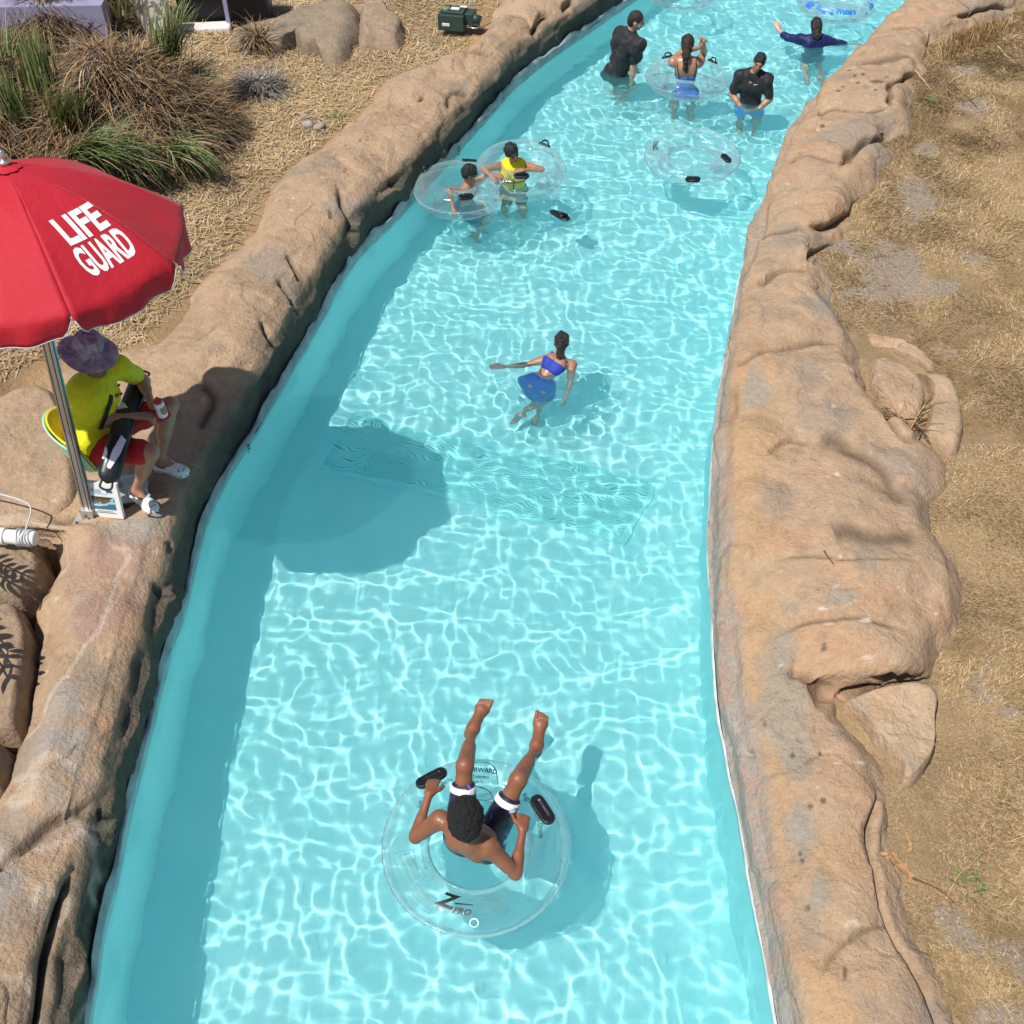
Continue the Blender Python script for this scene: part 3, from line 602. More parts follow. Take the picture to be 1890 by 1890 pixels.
def arm(P, J, s, S, th=1., inf=0., f0=0., f1=2., kk=.03):
    "f1: how far down the arm (1 elbow, 2 wrist)"
    a, b, c = J['sh'+s], J['el'+s], J['wr'+s]
    P.append(('e', a-unit(a-b)*.012*S, (.056*S*th+inf,)*3, np.eye(3), .04*S))
    e = a+(b-a)*min(f1, 1); P.append(('c', a, e, .048*S*th+inf, (.048-.010*min(f1, 1))*S*th+inf, .035*S))
    if f1 > .8: m = a+(b-a)*.5; P.append(('c', a+(b-a)*.25, a+(b-a)*.7, .050*S*th+inf, .043*S*th+inf, .03*S))
    if f1 > 1:
        g = b+(c-b)*(f1-1); P.append(('c', b, g, .037*S*th+inf, (.037-.012*(f1-1))*S*th+inf, .03*S)); P.append(('c', b+(c-b)*.1, b+(c-b)*.4, .041*S*th+inf, .036*S*th+inf, .025*S))
def leg(P, J, s, S, th=1., inf=0., f1=2., kk=.05):
    a, b, c = J['hip'+s], J['kn'+s], J['an'+s]; e = a+(b-a)*min(f1, 1)
    P.append(('c', a, e, .088*S*th+inf, (.088-.034*min(f1, 1))*S*th+inf, kk*S))
    if f1 > 1:
        P.append(('e', b, (.049*S*th+inf,)*3, np.eye(3), .045*S)); g = b+(c-b)*(f1-1)
        P.append(('c', b, g, .050*S*th+inf, (.050-.018*(f1-1))*S*th+inf, .03*S))
        kd = unit((b-a)/np.linalg.norm(b-a)-(c-b)/np.linalg.norm(c-b)) if np.linalg.norm(np.cross(unit(b-a), unit(c-b))) > .1 else V3((0, 1, 0))
        P.append(('c', b+(c-b)*.16-kd*.022*S, b+(c-b)*.48-kd*.018*S, .054*S*th+inf, .044*S*th+inf, .04*S))
def head_frame(J):
    f = unit(J['face']); u = J.get('hup'); u = unit(J['hd']-J['nk']) if u is None else V3(u); u = unit(u-f*(u@f)); return np.cross(f, u), f, u
def head(P, J, S):
    r, f, u = head_frame(J); Rm = np.stack([r, f, u], 1); h = J['hd']
    P.append(('c', J['nk']-u*.01*S, h-u*.05*S-f*.015*S, .054*S, .050*S, .03*S))
    P.append(('e', h+u*.022*S-f*.010*S, (.074*S, .092*S, .092*S), Rm, .03*S))
    P.append(('e', h+f*.030*S-u*.045*S, (.057*S, .060*S, .062*S), Rm, .03*S)); P.append(('e', h+f*.062*S-u*.092*S, (.026*S, .022*S, .018*S), Rm, .02*S))
    P.append(('e', h+f*.080*S+u*.022*S, (.045*S, .012*S, .012*S), Rm, .02*S))
    P.append(('c', h+f*.088*S+u*.012*S, h+f*.108*S-u*.024*S, .009*S, .015*S, .012*S))
    P.append(('e', h+f*.088*S-u*.058*S, (.024*S, .011*S, .010*S), Rm, .010*S))
    for s in (-1, 1):
        P.append(('e', h+r*s*.076*S-f*.008*S-u*.008*S, (.010*S, .021*S, .031*S), Rm, .012*S)); P.append(('e', h+r*s*.040*S+f*.058*S-u*.025*S, (.026*S, .02*S, .02*S), Rm, .02*S))
        P.append(('-e', h+r*s*.032*S+f*.092*S+u*.002*S, (.014*S, .007*S, .008*S), Rm, .010*S))
def face_parts(J, S, root, hairmat, lid=False):
    r, f, u = head_frame(J); Rm = np.stack([r, f, u], 1); h = J['hd']
    for s in (-1, 1):
        e = h+r*s*.032*S+f*.080*S+u*.002*S; V, F = ball_np(e, (.0095*S, .0080*S, .0052*S), Rm, 8, 12); o = mesh_np('eye', V, F, M['eye'], root)
        b = h+r*s*.033*S+f*.091*S+u*.024*S; V, F = ball_np(b, (.021*S, .006*S, .0045*S), Rm, 6, 10); mesh_np('eyebrow', V, F, hairmat, root)
    V, F = ball_np(h+f*.097*S-u*.058*S, (.021*S, .006*S, .0075*S), Rm, 6, 12); mesh_np('mouth', V, F, M['lip'], root)
def ball_np(c, r, Rm=None, nv=10, nu=16):
    a = np.linspace(0, 2*np.pi, nu, endpoint=False); b = np.linspace(-np.pi/2, np.pi/2, nv)
    V = np.stack([np.cos(b)[:, None]*np.cos(a), np.cos(b)[:, None]*np.sin(a), np.sin(b)[:, None]+a*0], -1).reshape(-1, 3)*np.asarray(r)
    if Rm is not None: V = V@np.asarray(Rm).T
    return V+V3(c), [grid_faces(nv, nu, True)]
def hair_short(J, S, big=1., vol=0.):
    r, f, u = head_frame(J); Rm = np.stack([r, f, u], 1); h = J['hd']
    P = [('e', h+u*(.034+vol*.3)*S-f*.014*S, ((.081+vol)*S*big, (.098+vol)*S*big, (.093+vol)*S*big), Rm, .01), ('e', h-f*.045*S-u*.02*S, (.068*S+vol*S, .062*S+vol*S, .075*S), Rm, .03)]
    P.append(('-e', h+f*.105*S-u*.028*S, (.078*S, .072*S, .088*S), Rm, .012))
    for s in (-1, 1): P.append(('-e', h+r*s*.085*S-f*.004*S-u*.035*S, (.03*S, .03*S, .045*S), Rm, .01))
    return P, [(h-u*.085*S, -u)]
def skin_mat(name, c, rough=.42, wet=0.):
    m, nt, b = mat_new(name); tc = N(nt, 'ShaderNodeTexCoord'); n = N(nt, 'ShaderNodeTexNoise', Scale=14., Detail=5., Roughness=.6); nt.links.new(tc.outputs['Object'], n.inputs['Vector'])
    rp = N(nt, 'ShaderNodeValToRGB'); c = np.array(c); e = rp.color_ramp.elements; e[0].position = .3; e[1].position = .72
    e[0].color = (*(c*np.array([.86, .80, .78])), 1); e[1].color = (*(c*np.array([1.1, 1.08, 1.06])), 1)
    nt.links.new(n.outputs[0], rp.inputs[0]); nt.links.new(rp.outputs[0], b.inputs['Base Color']); b.inputs['Roughness'].default_value = rough
    b.inputs['Subsurface Weight'].default_value = .12; b.inputs['Subsurface Radius'].default_value = (.012, .005, .003); b.inputs['Subsurface Scale'].default_value = .6
    b.inputs['Coat Weight'].default_value = wet; b.inputs['Coat Roughness'].default_value = .12; noise_bump(nt, b, [(220., .0006)]); return m
def hair_mat(name, c, rough=.45):
    m, nt, b = mat_new(name); tc = N(nt, 'ShaderNodeTexCoord'); n = N(nt, 'ShaderNodeTexNoise', Scale=90., Detail=6., Roughness=.7); nt.links.new(tc.outputs['Object'], n.inputs['Vector'])
    rp = N(nt, 'ShaderNodeValToRGB'); rp.color_ramp.elements[0].color = (*(np.array(c)*.4), 1); rp.color_ramp.elements[1].color = (*(np.array(c)*1.8), 1)
    nt.links.new(n.outputs[0], rp.inputs[0]); nt.links.new(rp.outputs[0], b.inputs['Base Color']); b.inputs['Roughness'].default_value = rough
    noise_bump(nt, b, [(60., .012), (200., .006)]); return m
def cloth_mat(name, c, rough=.8, fold=.012, wet=0., var=.12):
    return mat_plain(name, c, rough, var=var, vscale=18, bump=[(7., fold), (26., fold*.35), (500., .0006)], spec=.3, sheen=.1 if not wet else 0, coat=wet)
M['eye'] = mat_plain('eye', (.03, .02, .015), .15, var=.1); M['lip'] = mat_plain('lip', (.30, .11, .09), .4, var=.1)
M['hair_black'] = hair_mat('black_hair', (.012, .010, .009), .38); M['hair_brown'] = hair_mat('dark_brown_hair', (.022, .014, .010), .35); M['hair_fuzz'] = hair_mat('curly_black_hair', (.007, .006, .006), .85)
M['skin_dark'] = skin_mat('dark_brown_skin', (.235, .092, .046), .5, .08); M['skin_mid'] = skin_mat('tan_skin', (.36, .175, .105), .48, .08); M['skin_fair'] = skin_mat('fair_skin', (.54, .32, .235), .45, .1)
M['skin_olive'] = skin_mat('olive_skin', (.40, .205, .125), .42, .2)
def JJ(d): return {k: (at(*v) if len(v) == 3 and abs(v[0])+abs(v[1]) > 60 else V3(v)) for k, v in d.items()}
def person(label, J, S, skin, vox, groups, hands, feet, bulk=1., fem=0., arm_th=1., leg_th=1., group=None, foot_s=1.02, haircut=None, hairmat=None, base=None, facing=True, hc=None):
    root = thing('person', label, 'person', base if base is not None else (J['pel'][0], J['pel'][1], 0), group)
    P = []; torso(P, J, S, bulk, fem)
    for s in ('L', 'R'):
        arm(P, J, s, S, arm_th); leg(P, J, s, S, leg_th)
        fd, pn, cu = hands[s]; hand(P, J['wr'+s], fd, pn, 1 if s == 'R' else -1, S*1.04, cu)
        td, sd = feet[s]
        if td is not None: foot(P, J['an'+s], td, sd, S*foot_s, vox < .008, 1 if s == 'R' else -1)
    head(P, J, S); V, F = sdf_mesh(P, vox); body = mesh_np('body', V, F, skin, root)
    if haircut is not None:
        HP, hcl = haircut; V, F = sdf_mesh(HP, vox*.9, hcl, hc or (48., .010)); mesh_np('hair', V, F, hairmat, root)
    if facing: face_parts(J, S, body, hairmat or M['hair_black'])
    return root, body
def garment(name, prims, vox, mat, root, clips=(), noise=None):
    V, F = sdf_mesh(prims, vox, clips, noise); return mesh_np(name, V, F, mat, root)
# ================================================================== materials of the things
def vinyl(name, tint=(.965, .988, .99), haze=.028):
    m, nt, b = mat_new(name); nt.nodes.remove(b); out = nt.nodes['Material Output']
    tr = N(nt, 'ShaderNodeBsdfTransparent'); tr.inputs[0].default_value = (*tint, 1)
    gl = N(nt, 'ShaderNodeBsdfGlossy'); gl.inputs['Roughness'].default_value = .09; gl.inputs['Color'].default_value = (1, 1, 1, 1)
    df = N(nt, 'ShaderNodeBsdfTranslucent'); df.inputs[0].default_value = (.8, .92, .93, 1); d2 = N(nt, 'ShaderNodeBsdfDiffuse'); d2.inputs[0].default_value = (.75, .9, .92, 1)
    ad = N(nt, 'ShaderNodeMixShader'); ad.inputs[0].default_value = .5; nt.links.new(df.outputs[0], ad.inputs[1]); nt.links.new(d2.outputs[0], ad.inputs[2])
    lw = N(nt, 'ShaderNodeLayerWeight'); lw.inputs['Blend'].default_value = .35
    mp = N(nt, 'ShaderNodeMapRange'); mp.inputs[3].default_value = haze; mp.inputs[4].default_value = haze+.24; nt.links.new(lw.outputs['Facing'], mp.inputs[0])
    m1 = N(nt, 'ShaderNodeMixShader'); nt.links.new(mp.outputs[0], m1.inputs[0]); nt.links.new(tr.outputs[0], m1.inputs[1]); nt.links.new(ad.outputs[0], m1.inputs[2])
    fr = N(nt, 'ShaderNodeFresnel', IOR=1.4); m2 = N(nt, 'ShaderNodeMixShader'); fm = N(nt, 'ShaderNodeMath', operation='MULTIPLY'); fm.inputs[1].default_value = .45; nt.links.new(fr.outputs[0], fm.inputs[0]); nt.links.new(fm.outputs[0], m2.inputs[0]); nt.links.new(m1.outputs[0], m2.inputs[1]); nt.links.new(gl.outputs[0], m2.inputs[2])
    nt.links.new(m2.outputs[0], out.inputs[0])
    tc = N(nt, 'ShaderNodeTexCoord'); n = N(nt, 'ShaderNodeTexNoise', Scale=9., Detail=2.); nt.links.new(tc.outputs['Object'], n.inputs['Vector'])
    bp = N(nt, 'ShaderNodeBump', Strength=1., Distance=.010); nt.links.new(n.outputs[0], bp.inputs['Height'])
    for q in (gl, fr, d2): nt.links.new(bp.outputs[0], q.inputs['Normal'])
    return m
M['vinyl'] = vinyl('clear_vinyl'); M['vinyl_seam'] = vinyl('vinyl_seam', (.96, .98, .985), .20)
M['rubber'] = mat_plain('black_rubber', (.010, .010, .012), .32, var=.3, bump=[(60., .003)])
M['blue_print'] = mat_plain('blue_print', (.02, .16, .62), .35, var=.15)
M['alu'] = mat_plain('brushed_aluminium', (.62, .62, .61), .38, .85, var=.08, vscale=30); M['groove_shade'] = mat_plain('slot_shadow_strip', (.03, .07, .075), .5, var=.2)
M['steel'] = mat_plain('galvanised_steel', (.55, .53, .50), .5, .6, var=.15, vscale=25); M['rust'] = mat_plain('rusty_bolt', (.22, .11, .06), .7, .3, var=.3)
def canvas_mat():
    m, nt, b = mat_new('red_canvas'); tc = N(nt, 'ShaderNodeTexCoord'); n = N(nt, 'ShaderNodeTexNoise', Scale=2.5, Detail=6., Roughness=.6); nt.links.new(tc.outputs['Object'], n.inputs['Vector'])
    rp = N(nt, 'ShaderNodeValToRGB'); e = rp.color_ramp.elements; e[0].position = .3; e[1].position = .75; e[0].color = (.42, .003, .016, 1); e[1].color = (.49, .006, .022, 1)
    nt.links.new(n.outputs[0], rp.inputs[0]); nt.links.new(rp.outputs[0], b.inputs['Base Color']); b.inputs['Roughness'].default_value = .75; b.inputs['Sheen Weight'].default_value = .08; b.inputs['Sheen Roughness'].default_value = .4
    noise_bump(nt, b, [(3., .02), (420., .0004)]); return m
M['canvas'] = canvas_mat(); M['trim'] = mat_plain('grey_white_trim', (.55, .56, .58), .7, var=.1); M['white_plastic'] = mat_plain('white_plastic', (.80, .80, .79), .35, var=.05, vscale=20)
M['foam_white'] = mat_plain('white_foam', (.78, .79, .80), .55, var=.05, bump=[(80., .002)])

# ---- text as flat mesh points (built-in font)
def text_pts(s, size=1., bold=0., sx=1., res=3):
    cu = bpy.data.curves.new('t', 'FONT'); cu.body = s; cu.size = size; cu.align_x = 'CENTER'; cu.align_y = 'CENTER'; cu.offset = bold; cu.resolution_u = res
    o = bpy.data.objects.new('t', cu); COL.objects.link(o); dg = bpy.context.evaluated_depsgraph_get(); dg.update(); me = o.evaluated_get(dg).to_mesh()
    bm = bmesh.new(); bm.from_mesh(me); bmesh.ops.triangulate(bm, faces=bm.faces)
    for _ in range(2):
        ed = [e for e in bm.edges if e.calc_length() > size*.25]
        if ed: bmesh.ops.subdivide_edges(bm, edges=ed, cuts=1); bmesh.ops.triangulate(bm, faces=bm.faces)
    V = np.array([v.co[:] for v in bm.verts]); bm.verts.index_update(); F = np.array([[v.index for v in f.verts] for f in bm.faces])
    bm.free(); o.evaluated_get(dg).to_mesh_clear(); bpy.data.objects.remove(o); bpy.data.curves.remove(cu)
    V[:, 0] *= sx; return V[:, :2], F
def frame_pts(w, h, t):
    a = [(-w/2, -h/2), (w/2, -h/2), (w/2, h/2), (-w/2, h/2)]; b = [(-w/2+t, -h/2+t), (w/2-t, -h/2+t), (w/2-t, h/2-t), (-w/2+t, h/2-t)]; V = []; F = []
    for i in range(4):
        j = (i+1) % 4; k = len(V)
        for f in np.linspace(0, 1, 9):
            V.append(np.array(a[i])*(1-f)+np.array(a[j])*f); V.append(np.array(b[i])*(1-f)+np.array(b[j])*f)
        for q in range(8): F += [[k+2*q, k+2*q+2, k+2*q+3], [k+2*q, k+2*q+3, k+2*q+1]]
    return np.array(V), np.array(F)
def merge2(parts):
    V = []; F = []; o = 0
    for v, f in parts: V.append(v); F.append(f+o); o += len(v)
    return np.concatenate(V), np.concatenate(F)

# ================================================================== inflatable rings
class Ring:
    def __init__(s, label, c, Rr, r, tilt=(0, 0), group='clear single rings', name='inflatable_ring', sq=.88):
        s.c = V3(c); s.R = Rr; s.r = r; s.sq = sq; s.rot = np.array((Matrix.Rotation(tilt[0], 3, 'X')@Matrix.Rotation(tilt[1], 3, 'Y')))
        s.root = thing(name, label, 'inflatable ring', c, group)
        nu, nv = 120, 40; a = np.linspace(0, 2*np.pi, nu, endpoint=False); b = np.linspace(0, 2*np.pi, nv, endpoint=False)
        B, A = np.meshgrid(b, a); V = s.pos(A.ravel(), B.ravel(), 0)
        q = np.cos(B.ravel()); wr = .006*np.sin(A.ravel()*46)*np.clip(-q-.55, 0, 1)*2+.004*np.sin(A.ravel()*61+1)*np.clip(q-.75, 0, 1)*3
        V += s.nrm(A.ravel(), B.ravel())*wr[:, None]
        i = np.arange(nu*nv).reshape(nu, nv); j = np.roll(i, -1, 0); F = np.stack([i, j, np.roll(j, -1, 1), np.roll(i, -1, 1)], -1).reshape(-1, 4)
        s.body = mesh_np('tube', V, F, M['vinyl'], s.root)
        for nm, b0, d in (('outer_seam', 0., .014), ('inner_seam', np.pi, .010)):
            a = np.linspace(0, 2*np.pi, 160); V = np.concatenate([s.pos(a, a*0+b0+o1, d0+.003*np.sin(a*53)*(d0 > .01)) for o1, d0 in ((.03, -.002), (0., d), (-.03, -.002))]); mesh_np(nm, V, grid_faces(3, 160), M['vinyl_seam'], s.root)
    def local(s, A, B, h):
        rr = s.r+h; return np.stack([(s.R+rr*np.cos(B))*np.cos(A), (s.R+rr*np.cos(B))*np.sin(A), rr*np.sin(B)*s.sq], -1)
    def pos(s, A, B, h): return s.local(np.asarray(A), np.asarray(B), np.asarray(h))@s.rot.T+s.c
    def nrm(s, A, B):
        n = np.stack([np.cos(B)*np.cos(A), np.cos(B)*np.sin(A), np.sin(B)/s.sq], -1); n /= np.linalg.norm(n, axis=-1)[..., None]; return n@s.rot.T
    def prnt(s, pf, a0, b0, mat, name='print', h=.003, side=-1):
        "flat lettering laid on the ring; side -1 reads from inside the ring, +1 from outside"
        V, F = pf; Rl = s.R+s.r*math.cos(b0); A = a0+side*V[:, 0]/Rl; B = b0+side*V[:, 1]/s.r; return mesh_np(name, s.pos(A, B, h), F, mat, s.body, smooth=False)
    def handle(s, a0, b0, rot=0., L=.20, W=.085, loop=True):
        "black pad welded to the ring with a raised grip"
        e = s.pos(a0, b0, 0); n = s.nrm(np.array(a0), np.array(b0)); t = unit(s.pos(a0+.02, b0, 0)-s.pos(a0-.02, b0, 0)); t = unit(Vector(t).copy()); m = np.cross(n, t)
        ax = t*math.cos(rot)+m*math.sin(rot); ay = np.cross(n, ax)
        V, F = sdf_mesh([('c', e-ax*(L/2-W/2), e+ax*(L/2-W/2), W/2, W/2, .01), ('-c', e-ax*(L/2-W*.55)+n*.030, e+ax*(L/2-W*.55)+n*.030, W*.22, W*.22, .02)], .0055, [(e+n*.017, n), (e-n*.012, -n)])
        o = mesh_np('handle', V, F, M['rubber'], s.root)
        if loop:
            q = np.linspace(-1, 1, 13); C = e+np.outer(q, ax)*L*.33+np.outer(np.clip(1-np.abs(q)**4, 0, 1), n)*.045+n*.006; V, F = tube_np(C, .0095, 8); mesh_np('grip', V, F, M['rubber'], o)
        return o
HP = math.pi/2
# -- the ring the rider sits in
r1 = Ring('clear ring with black printed words carrying the rider with his legs stuck out', (-.215, 3.10, .113), .425, .132, (R(1.5), 0))
fwd = [text_pts('FORWARD', .046, .0012, .86), (lambda q: (q[0]+[0, -.042], q[1]))(text_pts('Delantero', .032, .0004, .85)), (lambda q: (q[0]+[0, -.074], q[1]))(text_pts("Vers l'avant", .032, .0004, .85))]
aa = np.linspace(0, 1, 14)
def ribbon(pts, w):
    P = np.asarray(pts, float); T = np.gradient(P, axis=0); n = np.stack([-T[:, 1], T[:, 0]], 1); n /= np.linalg.norm(n, axis=1)[:, None]+1e-9; k = len(P)
    V = np.concatenate([P-n*w/2, P+n*w/2]); i = np.arange(k-1); return V, np.concatenate([np.stack([i, i+1, i+1+k], 1), np.stack([i, i+1+k, i+k], 1)])
arc = ribbon(catmull([(-.12, .0), (-.07, .05), (0, .065), (.07, .035), (.13, -.07)], 6), .006); arc2 = ribbon(catmull([(-.14, -.098), (-.06, -.102), (.03, -.112), (.09, -.135), (.11, -.165), (.085, -.195)], 6), .006)
r1.prnt(merge2(fwd+[arc, arc2]), HP-.06, HP-.02, M['ink'], 'forward_print')
r1.prnt(text_pts('Left-Izquierda-Gauche', .040, .0003, .80), R(133), HP-.30+.5, M['ink'], 'left_print')
r1.prnt(text_pts('Right-Derecha-Droite', .042, .0004, .84), R(20), HP+.02+.25, M['ink'], 'right_print')
r1.prnt(merge2([(lambda q: (q[0]*[1, 1]+[-.05, .01]+np.stack([q[0][:, 1]*.3, q[0][:, 1]*0], 1), q[1]))(text_pts('Z', .115, .005, 1.25)), (lambda q: (q[0]+[.045, -.028]+np.stack([q[0][:, 1]*.3, q[0][:, 1]*0], 1), q[1]))(text_pts('PRO', .046, .0018, 1.1)), (np.array([[-.005, .005], [.10, .012], [.10, .018], [-.005, .014]]), np.array([[0, 1, 2], [0, 2, 3]]))]), R(256), HP-.12, M['ink'], 'logo_print', side=1)
M['faint_print'] = mat_plain('faint_grey_print', (.10, .22, .22), .6, var=.2)
def warn_block(w, h, rows):
    P = [frame_pts(w, h, .0022), (lambda q: (q[0]+[0, h*.38], q[1]))(text_pts('WARNING', .018, .0005, 1.))]
    for k in range(rows):
        y = h*.24-k*h*.62/rows
        if k == rows//2+1: continue
        P.append((np.array([[-w*.43, y], [w*.43, y], [w*.43, y+h*.26/rows], [-w*.43, y+h*.26/rows]]), np.array([[0, 1, 2], [0, 2, 3]])))
    return merge2(P)
r1.prnt(warn_block(.14, .13, 11), R(284), HP-.05, M['faint_print'], 'warning_print', side=1); r1.prnt(warn_block(.22, .12, 9), R(208), HP-.1, M['faint_print'], 'warning_print', side=1)
r1.prnt(warn_block(.16, .09, 7), R(232), HP-.5, M['faint_print'], 'warning_print', side=1)
M['faint_white'] = mat_plain('pale_valve', (.7, .82, .82), .5, var=.05)
tq = np.linspace(0, 2*np.pi, 33); r1.prnt(ribbon(np.stack([.024*np.cos(tq), .024*np.sin(tq)], 1), .006), R(270), HP-.75, M['faint_white'], 'valve')
r1.handle(R(127), HP-.35, R(-8), .21, .09, False); r1.handle(R(22), HP-.05, R(8), .21, .09, False)
# -- empty clear ring, ring round the woman, and two at the top of the picture
r2 = Ring('empty clear ring floating with a black handle at its near rim', (2.06, 11.52, .116), .40, .135, (R(2), R(-2)))
r2.handle(R(-96), .25, 0, .17, .07); r2.handle(R(-38), HP-.2, R(70), .15, .08, False); r2.prnt(text_pts('ZPRO', .07, .002, 1.1), R(172), HP-.2, M['ink'], 'logo_print'); r2.prnt(frame_pts(.22, .05, .003), R(-68), HP-.7, M['faint_print'], side=1)
r3 = Ring('clear ring around the woman in the blue swimsuit', (2.23, 13.54, .118), .395, .135, (R(-2), R(2)))
r3.handle(R(117), HP-.6, R(8), .19, .075); r3.handle(R(42), HP-.55, R(-20), .18, .08)
r4 = Ring('clear ring with blue blotches and blue lettering on its side', (4.58, 15.82, .15), .385, .145, (R(-3), R(2)))
r4.prnt(text_pts('Raging Waters', .115, .005, .80), R(-103), .62, M['blue_print'], 'lettering', side=1)
rngb = np.random.default_rng(5)
for k in range(46):
    a0 = R(rngb.choice([rngb.uniform(-160, -140), rngb.uniform(-62, -20), rngb.uniform(150, 190), rngb.uniform(-15, 20)])); sz = rngb.uniform(.008, .034)
    an = np.linspace(0, 2*np.pi, 11)[:-1]; rr = sz*(1+.35*rngb.standard_normal(10)*.6); Pq = np.stack([rr*np.cos(an)*rngb.uniform(.6, 1.), rr*np.sin(an)*1.3], 1); Pq = np.vstack([[0, 0], Pq])
    r4.prnt((Pq, np.array([[0, 1+i, 1+(i+1) % 10] for i in range(10)])), a0, rngb.uniform(.2, 1.25), M['blue_print'], 'blotch')
r4.handle(R(20), HP-.4, 0, .18, .08); r5 = Ring('clear ring cut by the top edge above the man in black', (2.46, 16.36, .12), .38, .135, (R(-2), 0))
# -- double ring with the two boys
cA, cB = at(848, 350, .145), at(962, 314, .16)
def ring_caps(c, Rr, r, tilt, k=.05):
    a = np.linspace(0, 2*np.pi, 37); P = np.stack([c[0]+Rr*np.cos(a), c[1]+Rr*np.sin(a), c[2]+tilt*np.sin(a-.6)], 1); return [('c', P[i], P[i+1], r, r, .02) for i in range(36)]
dbl = thing('inflatable_ring', 'clear double ring with black handles shared by two boys', 'inflatable ring', (cA+cB)/2*np.array([1, 1, 0]))
RA, RB, rA = .335, .345, .150
V, F = sdf_mesh(ring_caps(cA, RA, rA, .0)+ring_caps(cB, RB, rA, .02), .016); dbl_body = mesh_np('tube', V, F, M['vinyl'], dbl)
for c, Rr in ((cA, RA), (cB, RB)):
    dAB = unit((cB-cA)[:2])*(1 if c is cA else -1); a = np.linspace(0, 2*np.pi, 150); pr = np.stack([np.cos(a), np.sin(a)], 1); a = a[(pr@dAB) < .70] if False else a
    m = (np.stack([np.cos(a), np.sin(a)], 1)@dAB) < .72; k = np.argmax(~m) if (~m).any() else 0; a = np.roll(a, -k); m = np.roll(m, -k); a = a[m]
    Pc = np.stack([c[0]+(Rr+rA+.006)*np.cos(a), c[1]+(Rr+rA+.006)*np.sin(a), c[2]+.006*np.sin(a*40)-.0], 1)
    o = np.argmax(np.abs(np.diff(a)) > 1)+1 if (np.abs(np.diff(a)) > 1).any() else 0; Pc = np.roll(Pc, -o, 0)
    V, F = tube_np(Pc, .007, 6); mesh_np('outer_seam', V, F, M['vinyl_seam'], dbl)
def dbl_handle(c, Rr, ang, b, rot=0., loop=True):
    q = Ring.__new__(Ring); q.c = c; q.R = Rr; q.r = rA; q.sq = 1.; q.rot = np.eye(3); q.root = dbl; return q.handle(R(ang), b, rot, .17, .075, loop)
dbl_handle(cA, RA, 150, HP-.55, .2); dbl_handle(cA, RA, -78, HP-.45, 0); dbl_handle(cA, RA, 75, HP-.4, .6, False); dbl_handle(cB, RB, 52, HP-.6, -.2); dbl_handle(cB, RB, -90, HP-.3, 0)

# ================================================================== the rider
def pants_mat():
    m, nt, b = mat_new('patterned_swim_shorts'); tc = N(nt, 'ShaderNodeTexCoord'); v = N(nt, 'ShaderNodeTexVoronoi', Scale=13.); n = N(nt, 'ShaderNodeTexNoise', Scale=20., Detail=3.)
    for q in (v, n): nt.links.new(tc.outputs['Object'], q.inputs['Vector'])
    ad = N(nt, 'ShaderNodeMath', operation='ADD'); nt.links.new(v.outputs['Distance'], ad.inputs[0]); nt.links.new(n.outputs[0], ad.inputs[1])
    rp = N(nt, 'ShaderNodeValToRGB'); e = rp.color_ramp.elements; e[0].position = .72; e[0].color = (.20, .09, .50, 1); e[1].position = .77; e[1].color = (.010, .010, .030, 1)
    x = e.new(.60); x.color = (.55, .60, .75, 1); x = e.new(.63); x.color = (.20, .09, .50, 1)
    nt.links.new(ad.outputs[0], rp.inputs[0]); nt.links.new(rp.outputs[0], b.inputs['Base Color']); b.inputs['Roughness'].default_value = .55; b.inputs['Coat Weight'].default_value = .3; noise_bump(nt, b, [(9., .012)]); return m
J = JJ(dict(pel=(876,1548,.07), nk=(866,1550,.50), hd=(861,1508,.655), shL=(812,1512,.445), elL=(767,1545,.27), wrL=(792,1466,.34), shR=(900,1560,.445), elR=(951,1612,.27), wrR=(965,1532,.33),
    hipL=(850,1532,.09), knL=(858,1412,.43), anL=(872,1347,.28), hipR=(902,1552,.09), knR=(957,1438,.43), anR=(990,1378,.28)))
J['face'] = V3((.15, 1, -.45)); S = .95
hr, hf, hu = head_frame(J); hd = J['hd']
afro = ([('e', hd+hu*.030-hf*.022, (.100, .108, .108), np.stack([hr, hf, hu], 1), .02), ('e', hd-hf*.05-hu*.03, (.088, .07, .085), np.stack([hr, hf, hu], 1), .03), ('-e', hd+hf*.115-hu*.035, (.07, .065, .075), np.stack([hr, hf, hu], 1), .01)], [(hd-hu*.11, -hu)])
toL, toR = at(899, 1290, .42), at(1001, 1318, .42)
rider, rb = person('shirtless person with curly black hair lying back in a clear ring, legs stretched out', J, S, M['skin_dark'], .0052, None,
    {'L': (unit(at(800, 1440, .30)-J['wrL']), (.1, .35, -1), .18), 'R': (unit(at(966, 1512, .34)-J['wrR'])+V3((0, 0, -.2)), (-.3, .3, -1), .8)},
    {'L': (toL-J['anL'], (.05, .5, -.45), ), 'R': (toR-J['anR'], (.05, .5, -.45))}, 1., 0., .95, .90, foot_s=1.22, haircut=afro, hairmat=M['hair_fuzz'], hc=(80., .007), base=(-.23, 3.12, 0))
P = [('e', J['pel']+V3((0, -.01, .03)), (.165, .12, .12), np.eye(3), .05)]
for s in 'LR': leg(P, J, s, S, .9, .022, .60); P.append(('e', J['hip'+s]-V3((0, .04, .02)), (.09,)*3, np.eye(3), .05))
cutL = [(J['hip'+s]+(J['kn'+s]-J['hip'+s])*.66, J['kn'+s]-J['hip'+s]) for s in 'LR']
shorts = garment('swim_shorts', P, .0085, pants_mat(), rider, (), (14., .006)); M['white_cloth'] = cloth_mat('white_cloth', (.75, .74, .76), .7, .006)
